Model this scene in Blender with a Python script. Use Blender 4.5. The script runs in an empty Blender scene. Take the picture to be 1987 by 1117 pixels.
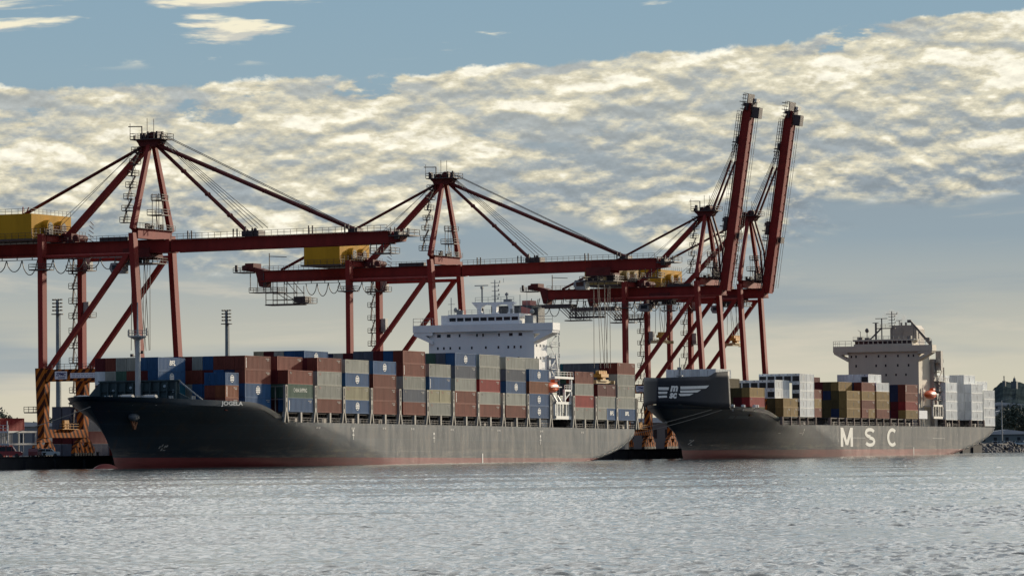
import bpy, math, random
from mathutils import Vector, Matrix
random.seed(7)
R = math.radians
SC = bpy.context.scene
COL = SC.collection

# ------------------------------------------------------------------ camera
A0 = R(23.7)
FW = Vector((math.cos(A0), math.sin(A0), 0)); RT = Vector((math.sin(A0), -math.cos(A0), 0))
cam = bpy.data.cameras.new('camera'); camo = bpy.data.objects.new('camera', cam); COL.objects.link(camo)
PITCH = 312.1 / 8000.0; ROLL = 0.0115
fwd = (FW * math.cos(PITCH) + Vector((0, 0, math.sin(PITCH)))).normalized()
up0 = RT.cross(fwd).normalized()
rt = RT * math.cos(ROLL) - up0 * math.sin(ROLL)
up = up0 * math.cos(ROLL) + RT * math.sin(ROLL)
m = Matrix((rt, up, -fwd)).transposed().to_4x4(); m.translation = Vector((-649.4, -386.7, 3.0))
camo.matrix_world = m
cam.sensor_width = 36.0; cam.lens = 36.0 * 8000.0 / 1987.0
cam.clip_start = 1.0; cam.clip_end = 20000.0
SC.camera = camo
SC.view_settings.view_transform = 'Standard'; SC.view_settings.look = 'None'
SC.view_settings.exposure = 0.0; SC.view_settings.gamma = 1.0

# ------------------------------------------------------------------ sun and sky
SUN_EL, SUN_OFF = R(16), R(19)          # height; turned from the quay line out over the water
sdir = Vector((math.cos(SUN_OFF) * math.cos(SUN_EL), -math.sin(SUN_OFF) * math.cos(SUN_EL), math.sin(SUN_EL)))
sl = bpy.data.lights.new('sun', 'SUN'); sl.energy = 4.9; sl.angle = R(2.5); sl.color = (1.0, 0.86, 0.66)
so = bpy.data.objects.new('sun', sl); COL.objects.link(so)
so.rotation_euler = sdir.to_track_quat('Z', 'Y').to_euler()

W = bpy.data.worlds.new("World"); SC.world = W; W.use_nodes = True
nt = W.node_tree; nt.nodes.clear()
def N(t, **k):
    n = nt.nodes.new(t)
    for a, b in k.items(): setattr(n, a, b)
    return n
def L(a, b): nt.links.new(a, b)
def M(op, a, b=None, c=None, clamp=False):
    n = N('ShaderNodeMath', operation=op, use_clamp=clamp)
    for i, v in enumerate((a, b, c)):
        if v is None: continue
        if isinstance(v, (int, float)): n.inputs[i].default_value = v
        else: L(v, n.inputs[i])
    return n.outputs[0]
def SS(v, lo, hi):
    n = N('ShaderNodeMapRange', interpolation_type='SMOOTHSTEP')
    L(v, n.inputs['Value']); n.inputs['From Min'].default_value = lo; n.inputs['From Max'].default_value = hi
    return n.outputs[0]
def MIX(f, a, b):
    n = N('ShaderNodeMix', data_type='RGBA')
    if isinstance(f, (int, float)): n.inputs[0].default_value = f
    else: L(f, n.inputs[0])
    for i, v in ((6, a), (7, b)):
        if isinstance(v, tuple): n.inputs[i].default_value = (*v, 1)
        else: L(v, n.inputs[i])
    return n.outputs[2]
tc = N('ShaderNodeTexCoord'); D = tc.outputs['Generated']
def dot(v):
    n = N('ShaderNodeVectorMath', operation='DOT_PRODUCT'); L(D, n.inputs[0]); n.inputs[1].default_value = v
    return n.outputs['Value']
a_ = dot(tuple(RT)); e_ = dot((0, 0, 1))
def NOISE(kx, kz, detail=8, rough=0.55, dist=0.0, off=(0, 0, 0), lac=2.0):
    mp = N('ShaderNodeMapping'); L(D, mp.inputs[0]); mp.inputs['Scale'].default_value = (kx, kx, kz); mp.inputs['Location'].default_value = off
    n = N('ShaderNodeTexNoise'); L(mp.outputs[0], n.inputs['Vector']); n.inputs['Scale'].default_value = 1.0
    n.inputs['Detail'].default_value = detail; n.inputs['Roughness'].default_value = rough; n.inputs['Distortion'].default_value = dist; n.inputs['Lacunarity'].default_value = lac
    return n.outputs['Fac']
sky = N('ShaderNodeTexSky', sky_type='NISHITA'); sky.sun_disc = False
sky.sun_elevation = SUN_EL; sky.sun_rotation = R(90) + SUN_OFF; sky.air_density = 1.0; sky.dust_density = 1.2
skyc = N('ShaderNodeVectorMath', operation='SCALE'); L(sky.outputs[0], skyc.inputs[0]); skyc.inputs['Scale'].default_value = 0.09
ramp = N('ShaderNodeValToRGB'); L(M('DIVIDE', e_, 0.12), ramp.inputs[0])
cr = ramp.color_ramp
stops = [(0.0, (.68, .61, .46)), (.14, (.62, .59, .47)), (.27, (.47, .48, .43)), (.42, (.30, .375, .42)), (.58, (.27, .35, .41)), (.75, (.285, .405, .48)), (1.0, (.245, .38, .485))]
cr.elements[0].position = 0; cr.elements[0].color = (*stops[0][1], 1); cr.elements[1].position = 1; cr.elements[1].color = (*stops[-1][1], 1)
for p, c in stops[1:-1]:
    el = cr.elements.new(p); el.color = (*c, 1)
base = MIX(SS(e_, 0.10, 0.30), ramp.outputs[0], skyc.outputs[0])
# lower soft streaks
st = NOISE(12, 75, 8, .6, .3, (3, 1, 7))
base = MIX(M('MULTIPLY', SS(st, .47, .64), M('MULTIPLY', SS(e_, .085, .04), .62)), base, (.68, .62, .50))
st2 = NOISE(5, 60, 5, .5, .2, (13, 5, 2))
base = MIX(M('MULTIPLY', SS(st2, .47, .62), M('MULTIPLY', SS(e_, .085, .030), .75)), base, (.29, .355, .40))
# cloud band: its upper edge rises to the right
a2 = M('MULTIPLY', a_, a_)
etop = M('ADD', M('ADD', M('MULTIPLY', a_, .066), M('MULTIPLY', a2, .30)), .0925)
ned = NOISE(45, 70, 8, .6, .0, (2, 9, 4))
below = M('ADD', M('SUBTRACT', etop, e_), M('MULTIPLY', M('SUBTRACT', ned, .5), .012))
inb = SS(below, .0, .0014)
nbig = NOISE(13, 30, 8, .55, .4, (7, 3, 1))
lowv = M('ADD', e_, M('MULTIPLY', M('SUBTRACT', nbig, .5), .09))
lowb = SS(M('SUBTRACT', lowv, M('MULTIPLY', a_, .05)), (.046), .056)
inb = M('MULTIPLY', inb, lowb)
OFFU = .0026
def FBM(kx, kz, up, det, rough, off): return NOISE(kx, kz, det, rough, .15, (off[0], off[1], off[2] + up * kz))
def PUFF(kx, kz, up, off):
    """cauliflower heads: folded noise gives rounded lumps with creases between"""
    return M('MULTIPLY', M('ABSOLUTE', M('SUBTRACT', NOISE(kx, kz, 5, .55, .1, (off[0], off[1], off[2] + up * kz)), .5)), 3.2)
nA = FBM(20, 62, 0, 11, .60, (0, 0, 0)); nAu = FBM(20, 62, OFFU, 11, .60, (0, 0, 0))
nB = FBM(95, 230, 0, 7, .62, (3, 1, 2)); nBu = FBM(95, 230, OFFU * .6, 7, .62, (3, 1, 2))
pC = PUFF(30, 78, 0, (2, 7, 5)); pCu = PUFF(30, 78, OFFU, (2, 7, 5))
n2 = NOISE(9, 42, 3, .5, .4, (5, 2, 9))
relief = M('ADD', M('ADD', M('MULTIPLY', M('SUBTRACT', nA, nAu), 4.6), M('MULTIPLY', M('SUBTRACT', nB, nBu), 2.2)), M('MULTIPLY', M('SUBTRACT', pC, pCu), 1.6))
depth = SS(below, .0, .050)
val = M('ADD', M('ADD', M('MULTIPLY', M('SUBTRACT', nA, .5), 1.5), relief), M('ADD', M('MULTIPLY', M('SUBTRACT', n2, .5), 1.6), M('MULTIPLY', M('SUBTRACT', pC, .26), 1.0)))
val = M('SUBTRACT', M('ADD', val, .86), M('MULTIPLY', depth, .52))
litf = SS(val, -.10, 1.15)
cshadow = MIX(depth, (.44, .465, .45), (.275, .33, .375))
ccol = MIX(litf, cshadow, (.74, .68, .50))
ccol = MIX(SS(val, .80, 1.55), ccol, (.98, .93, .77))
nD = NOISE(170, 380, 6, .62, 0, (8, 2, 6)); nDu = NOISE(170, 380, 6, .62, 0, (8, 2, 6 + .0010 * 380))
shade = N('ShaderNodeMapRange'); L(M('ADD', M('MULTIPLY', M('SUBTRACT', nB, nBu), 1.0), M('MULTIPLY', M('SUBTRACT', nD, nDu), .9)), shade.inputs['Value'])
shade.inputs['From Min'].default_value = -.22; shade.inputs['From Max'].default_value = .22; shade.inputs['To Min'].default_value = .86; shade.inputs['To Max'].default_value = 1.16
sv = N('ShaderNodeVectorMath', operation='SCALE'); L(ccol, sv.inputs[0]); L(shade.outputs[0], sv.inputs['Scale']); ccol = sv.outputs[0]
gaps = M('SUBTRACT', 1.0, M('MULTIPLY', SS(M('ADD', nA, M('MULTIPLY', nB, .3)), .555, .49), SS(below, .035, .003)))
c1_ = MIX(M('MULTIPLY', inb, M('MULTIPLY', gaps, .96)), base, ccol)
# stray small clouds above the band, more of them to the left
nw = NOISE(22, 150, 9, .55, .2, (1.3, 4.2, 1.9)); nwu = NOISE(22, 150, 9, .55, .2, (1.3, 4.2, 1.9 + .25))
thr = M('MULTIPLY', SS(a_, -.02, -.10), .085)
wf = M('MULTIPLY', SS(M('ADD', nw, thr), .59, .68), SS(M('SUBTRACT', e_, etop), .003, .007))
wcol = MIX(SS(M('SUBTRACT', nw, nwu), -.03, .06), (.60, .60, .54), (.92, .86, .66))
c2_ = MIX(M('MULTIPLY', wf, SS(e_, .2, .13)), c1_, wcol)
# broken cloud high overhead, seen only in the water and as fill light
nh = NOISE(7, 12, 6, .6, .2, (4, 4, 4))
c3_ = MIX(M('MULTIPLY', SS(nh, .40, .50), SS(e_, .115, .16)), c2_, (1.45, 1.45, 1.4))
toward = SS(dot((math.cos(R(-8)), math.sin(R(-8)), 0)), -.15, .75)
back = MIX(SS(e_, .05, .45), (.085, .12, .18), (.25, .33, .48))
fin = N('ShaderNodeMix', data_type='RGBA'); L(toward, fin.inputs[0]); L(back, fin.inputs[6]); L(c3_, fin.inputs[7])
bg = N('ShaderNodeBackground'); L(fin.outputs[2], bg.inputs[0]); bg.inputs[1].default_value = 1.0
W.cycles.sampling_method = 'MANUAL'; W.cycles.sample_map_resolution = 512
wo = N('ShaderNodeOutputWorld'); L(bg.outputs[0], wo.inputs[0])

# ------------------------------------------------------------------ materials
MATS = {}
def mat(name, col, rough=.6, metal=0.0, var=.25, streak=.0, scale=.6, spec=.5, bump=0.0, rnd=0.0):
    if name in MATS: return MATS[name]
    mt = bpy.data.materials.new(name); mt.use_nodes = True; t = mt.node_tree
    b = t.nodes['Principled BSDF']; b.inputs['Roughness'].default_value = rough; b.inputs['Metallic'].default_value = metal
    b.inputs['Specular IOR Level'].default_value = spec
    tx = t.nodes.new('ShaderNodeTexCoord'); mp = t.nodes.new('ShaderNodeMapping'); t.links.new(tx.outputs['Object'], mp.inputs[0])
    mp.inputs['Scale'].default_value = (scale, scale, scale * (.18 if streak else 1))
    n = t.nodes.new('ShaderNodeTexNoise'); n.inputs['Scale'].default_value = 1.0; n.inputs['Detail'].default_value = 7; n.inputs['Roughness'].default_value = .65
    t.links.new(mp.outputs[0], n.inputs['Vector'])
    oi = t.nodes.new('ShaderNodeObjectInfo')
    if rnd:
        ad = t.nodes.new('ShaderNodeVectorMath'); ad.operation = 'ADD'; t.links.new(mp.outputs[0], ad.inputs[0])
        sc = t.nodes.new('ShaderNodeMath'); sc.operation = 'MULTIPLY'; sc.inputs[1].default_value = 50; t.links.new(oi.outputs['Random'], sc.inputs[0])
        t.links.new(sc.outputs[0], ad.inputs[1]); t.links.new(ad.outputs[0], n.inputs['Vector'])
    r = t.nodes.new('ShaderNodeMapRange'); t.links.new(n.outputs['Fac'], r.inputs['Value'])
    r.inputs['From Min'].default_value = .3; r.inputs['From Max'].default_value = .7
    r.inputs['To Min'].default_value = 1 - var; r.inputs['To Max'].default_value = 1 + var
    v = t.nodes.new('ShaderNodeVectorMath'); v.operation = 'SCALE'; v.inputs[0].default_value = col
    if rnd:
        q = t.nodes.new('ShaderNodeMapRange'); t.links.new(oi.outputs['Random'], q.inputs['Value']); q.inputs['To Min'].default_value = 1 - rnd; q.inputs['To Max'].default_value = 1 + rnd
        mu = t.nodes.new('ShaderNodeMath'); mu.operation = 'MULTIPLY'; t.links.new(q.outputs[0], mu.inputs[0]); t.links.new(r.outputs[0], mu.inputs[1])
        t.links.new(mu.outputs[0], v.inputs['Scale'])
    else: t.links.new(r.outputs[0], v.inputs['Scale'])
    t.links.new(v.outputs[0], b.inputs['Base Color'])
    if bump:
        bp = t.nodes.new('ShaderNodeBump'); bp.inputs['Strength'].default_value = bump; bp.inputs['Distance'].default_value = .1
        t.links.new(n.outputs['Fac'], bp.inputs['Height']); t.links.new(bp.outputs[0], b.inputs['Normal'])
    MATS[name] = mt; return mt
def stripes(name, c1, c2, period=1.5):
    mt = bpy.data.materials.new(name); mt.use_nodes = True; t = mt.node_tree; b = t.nodes['Principled BSDF']; b.inputs['Roughness'].default_value = .75; b.inputs['Specular IOR Level'].default_value = .12
    tx = t.nodes.new('ShaderNodeTexCoord'); s = t.nodes.new('ShaderNodeSeparateXYZ'); t.links.new(tx.outputs['Object'], s.inputs[0])
    def MM(op, x, y):
        n = t.nodes.new('ShaderNodeMath'); n.operation = op
        for i, q in enumerate((x, y)):
            if isinstance(q, (int, float)): n.inputs[i].default_value = q
            else: t.links.new(q, n.inputs[i])
        return n.outputs[0]
    d = MM('ADD', MM('MULTIPLY', s.outputs[0], .75), MM('ADD', MM('MULTIPLY', s.outputs[1], .75), MM('MULTIPLY', s.outputs[2], .5)))
    f = MM('GREATER_THAN', MM('FRACT', MM('DIVIDE', d, period), 0), .5)
    n = t.nodes.new('ShaderNodeTexNoise'); t.links.new(tx.outputs['Object'], n.inputs['Vector']); n.inputs['Scale'].default_value = 1.2; n.inputs['Detail'].default_value = 6
    mx = t.nodes.new('ShaderNodeMix'); mx.data_type = 'RGBA'; t.links.new(f, mx.inputs[0]); mx.inputs[6].default_value = (*c1, 1); mx.inputs[7].default_value = (*c2, 1)
    m2 = t.nodes.new('ShaderNodeMix'); m2.data_type = 'RGBA'; m2.blend_type = 'MULTIPLY'; m2.inputs[0].default_value = .6
    t.links.new(mx.outputs[2], m2.inputs[6]); t.links.new(n.outputs['Fac'], m2.inputs[7]); t.links.new(m2.outputs[2], b.inputs['Base Color'])
    return mt
RED = mat('crane_red', (.20, .019, .014), .65, var=.22, streak=1, scale=.35, spec=.2)
REDD = mat('crane_red_dull', (.10, .016, .014), .7, var=.3, scale=.5, spec=.2)
STEEL = mat('dark_steel', (.045, .03, .03), .6, var=.3)
ROPE = mat('wire_rope', (.05, .045, .045), .6, var=.1)
YEL = mat('house_yellow', (.44, .235, .015), .75, var=.16, streak=1, scale=.4, spec=.15)
YELD = mat('spreader_yellow', (.50, .24, .03), .6, var=.3, scale=2)
STR = stripes('hazard_stripes', (.52, .15, .02), (.07, .02, .012), 1.3)
WHITE = mat('ship_white', (.74, .74, .72), .5, var=.06, streak=1, scale=.25)
CREAM = mat('ship_cream', (.48, .43, .34), .6, var=.1, streak=1, scale=.25)
GLASS = mat('window_glass', (.012, .016, .02), .12, var=.1)
BLACK = mat('black_paint', (.012, .012, .013), .6, var=.2)
GREY = mat('galvanised_grey', (.28, .29, .28), .55, var=.15)
LASH = mat('lashing_beige', (.30, .28, .24), .65, var=.3, streak=1, scale=.7)
HATCH = mat('hatch_dark', (.035, .03, .028), .8, var=.4, scale=1.2)
PIPE = mat('deck_pipe', (.22, .20, .18), .6, var=.4, scale=1.5)
DKGREEN = mat('forecastle_green', (.03, .055, .06), .7, var=.35, streak=1, scale=.6)
ORANGE = mat('lifeboat_orange', (.80, .13, .03), .35, var=.1)
CONC = mat('quay_concrete', (.22, .20, .18), .9, var=.3, scale=.2)
WALL = mat('quay_wall', (.022, .022, .024), .9, var=.4, scale=.3, bump=.4)
PAINTW = mat('white_lettering', (.72, .72, .68), .6, var=.1, scale=1.5)
SIGNW = mat('sign_white', (.62, .60, .62), .6, var=.08)
SIGNB = mat('sign_navy', (.03, .03, .12), .6, var=.1)
RUST = mat('rusty_red', (.20, .05, .03), .75, var=.4, scale=1.4)
DEN = mat('dense_green', (.035, .05, .02), .8, var=.4, scale=.3)

def hullmat(name, side, zred, red, zfade=0):
    mt = bpy.data.materials.new(name); mt.use_nodes = True; t = mt.node_tree; b = t.nodes['Principled BSDF']
    tx = t.nodes.new('ShaderNodeTexCoord'); s = t.nodes.new('ShaderNodeSeparateXYZ'); t.links.new(tx.outputs['Object'], s.inputs[0])
    def noise(sc, det=8, rough=.6):
        mp = t.nodes.new('ShaderNodeMapping'); mp.inputs['Scale'].default_value = sc; t.links.new(tx.outputs['Object'], mp.inputs[0])
        n = t.nodes.new('ShaderNodeTexNoise'); n.inputs['Scale'].default_value = 1; n.inputs['Detail'].default_value = det; n.inputs['Roughness'].default_value = rough
        t.links.new(mp.outputs[0], n.inputs['Vector']); return n.outputs['Fac']
    def rng(v, a, b_, c, d):
        r = t.nodes.new('ShaderNodeMapRange'); t.links.new(v, r.inputs['Value'])
        for k, q in zip(('From Min', 'From Max', 'To Min', 'To Max'), (a, b_, c, d)): r.inputs[k].default_value = q
        return r.outputs[0]
    def mx(f, a, b_):
        m_ = t.nodes.new('ShaderNodeMix'); m_.data_type = 'RGBA'
        if isinstance(f, float): m_.inputs[0].default_value = f
        else: t.links.new(f, m_.inputs[0])
        for i, v in ((6, a), (7, b_)):
            if isinstance(v, tuple): m_.inputs[i].default_value = (*v, 1)
            else: t.links.new(v, m_.inputs[i])
        return m_.outputs[2]
    n1 = noise((.05, .05, .5)); n2 = noise((.6, .6, .10)); n3 = noise((.12, .12, .9), 10, .7)
    c = mx(rng(n1, .38, .66, 0, 1), side, tuple(x * 1.25 + .004 for x in side))
    c = mx(rng(n2, .55, .72, 0, .7), c, (.05, .035, .022)); n4 = noise((.9, .9, .05), 6, .7); c = mx(rng(n4, .60, .70, 0, .55), c, (.11, .055, .03))
    # scuffed, salt-stained lower strake
    zz = rng(s.outputs[2], zred + 3.2, zred - .2, 0, 1)
    mm = t.nodes.new('ShaderNodeMath'); mm.operation = 'MULTIPLY'; t.links.new(zz, mm.inputs[0]); t.links.new(rng(n3, .48, .66, 0, .8), mm.inputs[1])
    c = mx(mm.outputs[0], c, (.20, .17, .13))
    # weld seams
    br = t.nodes.new('ShaderNodeTexBrick'); mp = t.nodes.new('ShaderNodeMapping'); mp.inputs['Rotation'].default_value = (R(90), 0, 0); t.links.new(tx.outputs['Object'], mp.inputs[0])
    t.links.new(mp.outputs[0], br.inputs['Vector']); br.inputs['Scale'].default_value = 1; br.inputs['Brick Width'].default_value = 12; br.inputs['Row Height'].default_value = 2.6
    br.inputs['Mortar Size'].default_value = .06; br.inputs['Mortar Smooth'].default_value = .6
    br.inputs['Color1'].default_value = (1, 1, 1, 1); br.inputs['Color2'].default_value = (.74, .74, .77, 1); br.inputs['Mortar'].default_value = (1.9, 1.8, 1.7, 1)
    m3 = t.nodes.new('ShaderNodeMix'); m3.data_type = 'RGBA'; m3.blend_type = 'MULTIPLY'; m3.inputs[0].default_value = .9; t.links.new(c, m3.inputs[6]); t.links.new(br.outputs[0], m3.inputs[7]); c = m3.outputs[2]
    redc = mx(rng(n1, .4, .6, 0, 1), red, tuple(x * .65 for x in red))
    f = t.nodes.new('ShaderNodeMath'); f.operation = 'LESS_THAN'; t.links.new(s.outputs[2], f.inputs[0]); f.inputs[1].default_value = zred
    c = mx(f.outputs[0], c, redc)
    # dark weed line just above the water
    t.links.new(c, b.inputs['Base Color']); t.links.new(rng(n2, .35, .65, .36, .46), b.inputs['Roughness']); b.inputs['Specular IOR Level'].default_value = .52
    bp = t.nodes.new('ShaderNodeBump'); bp.inputs['Strength'].default_value = .06; bp.inputs['Distance'].default_value = .3; t.links.new(n1, bp.inputs['Height']); t.links.new(bp.outputs[0], b.inputs['Normal'])
    return mt

# ------------------------------------------------------------------ mesh helpers
class MB:
    def __init__(s): s.v = []; s.f = []
    def box(s, x0, x1, y0, y1, z0, z1):
        b = len(s.v)
        s.v += [(x0, y0, z0), (x1, y0, z0), (x1, y1, z0), (x0, y1, z0), (x0, y0, z1), (x1, y0, z1), (x1, y1, z1), (x0, y1, z1)]
        s.f += [(b + 3, b + 2, b + 1, b), (b + 4, b + 5, b + 6, b + 7), (b, b + 1, b + 5, b + 4), (b + 1, b + 2, b + 6, b + 5), (b + 2, b + 3, b + 7, b + 6), (b + 3, b, b + 4, b + 7)]
        return s
    def beam(s, p, q, w, h=None, w2=None, h2=None, side=None):
        h = w if h is None else h; w2 = w if w2 is None else w2; h2 = h if h2 is None else h2
        p, q = Vector(p), Vector(q); d = q - p
        if d.length < 1e-6: return s
        d.normalize()
        if side is None: side = Vector((1, 0, 0)) if abs(d.x) < .9 else Vector((0, 1, 0))
        u = d.cross(Vector(side)); u.normalize(); t = u.cross(d); t.normalize()
        b = len(s.v)
        for c, ww, hh in ((p, w, h), (q, w2, h2)):
            for i, j in ((-1, -1), (1, -1), (1, 1), (-1, 1)): s.v.append(tuple(c + t * (i * ww / 2) + u * (j * hh / 2)))
        s.f += [(b, b + 1, b + 2, b + 3), (b + 7, b + 6, b + 5, b + 4)] + [(b + i, b + 4 + i, b + 4 + (i + 1) % 4, b + (i + 1) % 4) for i in range(4)]
        return s
    def tube(s, p, q, r, n=8, r2=None, cap=True):
        p, q = Vector(p), Vector(q); d = (q - p).normalized(); r2 = r if r2 is None else r2
        a = Vector((1, 0, 0)) if abs(d.x) < .8 else Vector((0, 1, 0)); u = d.cross(a).normalized(); t = u.cross(d); b = len(s.v)
        for c, rr in ((p, r), (q, r2)):
            for i in range(n):
                g = 2 * math.pi * i / n; s.v.append(tuple(c + (u * math.cos(g) + t * math.sin(g)) * rr))
        s.f += [(b + i, b + (i + 1) % n, b + n + (i + 1) % n, b + n + i) for i in range(n)]
        if cap: s.f += [tuple(b + i for i in range(n - 1, -1, -1)), tuple(b + n + i for i in range(n))]
        return s
    def poly(s, pts, axis, a, b_):
        """prism: 2D outline pts swept along axis from a to b_"""
        o = len(s.v); n = len(pts)
        for w in (a, b_):
            for (p, q) in pts:
                s.v.append({'x': (w, p, q), 'y': (p, w, q), 'z': (p, q, w)}[axis])
        s.f += [tuple(o + i for i in range(n)), tuple(o + n + i for i in range(n - 1, -1, -1))]
        s.f += [(o + i, o + n + i, o + n + (i + 1) % n, o + (i + 1) % n) for i in range(n)]
        return s
    def ball(s, c, rx, ry, rz, n=14, m_=8, k=None):
        o = len(s.v)
        for j in range(m_ + 1):
            th = math.pi * j / m_
            for i in range(n):
                ph = 2 * math.pi * i / n; q = 1 if k is None else k()
                s.v.append((c[0] + rx * q * math.sin(th) * math.cos(ph), c[1] + ry * q * math.sin(th) * math.sin(ph), c[2] + rz * q * math.cos(th)))
        for j in range(m_):
            for i in range(n):
                s.f.append((o + j * n + i, o + (j + 1) * n + i, o + (j + 1) * n + (i + 1) % n, o + j * n + (i + 1) % n))
        return s
    def rail(s, pts, h=1.1, sp=1.8, w=.06):
        for p, q in zip(pts[:-1], pts[1:]):
            p, q = Vector(p), Vector(q); n = max(1, int((q - p).length / sp))
            for k in range(n + 1):
                c = p.lerp(q, k / n); s.box(c.x - w / 2, c.x + w / 2, c.y - w / 2, c.y + w / 2, c.z, c.z + h)
            for hh in (h * .52, h): s.beam(p + Vector((0, 0, hh)), q + Vector((0, 0, hh)), w, w)
        return s
    def deck(s, x0, x1, y0, y1, z, h=1.1, t=.18, w=.06, sides='xXyY'):
        s.box(x0, x1, y0, y1, z - t, z)
        if 'x' in sides: s.rail([(x0, y0, z), (x0, y1, z)], h, w=w)
        if 'X' in sides: s.rail([(x1, y0, z), (x1, y1, z)], h, w=w)
        if 'y' in sides: s.rail([(x0, y0, z), (x1, y0, z)], h, w=w)
        if 'Y' in sides: s.rail([(x0, y1, z), (x1, y1, z)], h, w=w)
        return s
    def mesh(s, name, mt, smooth=False):
        me = bpy.data.meshes.new(name); me.from_pydata(s.v, [], s.f); me.materials.append(mt)
        if smooth: me.polygons.foreach_set('use_smooth', [True] * len(me.polygons))
        me.update(); return me
    def build(s, name, mt, parent=None, label=None, smooth=False, stuff=False, loc=None):
        o = bpy.data.objects.new(name, s.mesh(name, mt, smooth)); COL.objects.link(o)
        if parent is not None: o.parent = parent
        if label: o['label'] = label
        if stuff: o['kind'] = 'stuff'
        if loc: o.location = loc
        return o
def tag(o, label, cat, group=None):
    o['label'] = label; o['category'] = cat
    if group: o['group'] = group
    return o
def empty(name, loc, label, cat, group=None, rot=None):
    o = bpy.data.objects.new(name, None); COL.objects.link(o); o.location = loc; o.empty_display_size = 1
    if rot: o.rotation_euler = rot
    return tag(o, label, cat, group)
def struct(o): o['kind'] = 'structure'; return o
def text_mesh(txt, w, h, axis, mt, name='lettering', depth=.02, bold=0.0, slant=0.0):
    """lettering in a w x h rectangle; lower-left corner at the object's origin. axis 'x': reads along +x facing -y; 'y': reads along -y facing -x"""
    cu = bpy.data.curves.new('t', 'FONT'); cu.body = txt; cu.size = 1; cu.offset = bold; cu.shear = slant; cu.resolution_u = 3
    o = bpy.data.objects.new('t', cu); COL.objects.link(o); bpy.context.view_layer.update()
    me = bpy.data.meshes.new_from_object(o.evaluated_get(bpy.context.evaluated_depsgraph_get())); bpy.data.objects.remove(o)
    xs = [v.co.x for v in me.vertices]; ys = [v.co.y for v in me.vertices]; x0, x1, y0, y1 = min(xs), max(xs), min(ys), max(ys)
    for v in me.vertices:
        u = (v.co.x - x0) / (x1 - x0) * w; q = (v.co.y - y0) / (y1 - y0) * h
        v.co = (u, 0, q) if axis == 'x' else (0, -u, q)
    me.name = name; me.materials.clear(); me.materials.append(mt); me.update()
    return me
def addmesh(name, me, parent, loc, label=None):
    o = bpy.data.objects.new(name, me); COL.objects.link(o); o.parent = parent; o.location = loc
    if label: o['label'] = label
    return o
ORD = ['', 'first', 'second', 'third', 'fourth', 'fifth', 'sixth', 'seventh', 'eighth', 'ninth', 'tenth', 'eleventh', 'twelfth', 'thirteenth', 'fourteenth', 'fifteenth', 'sixteenth']

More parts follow.
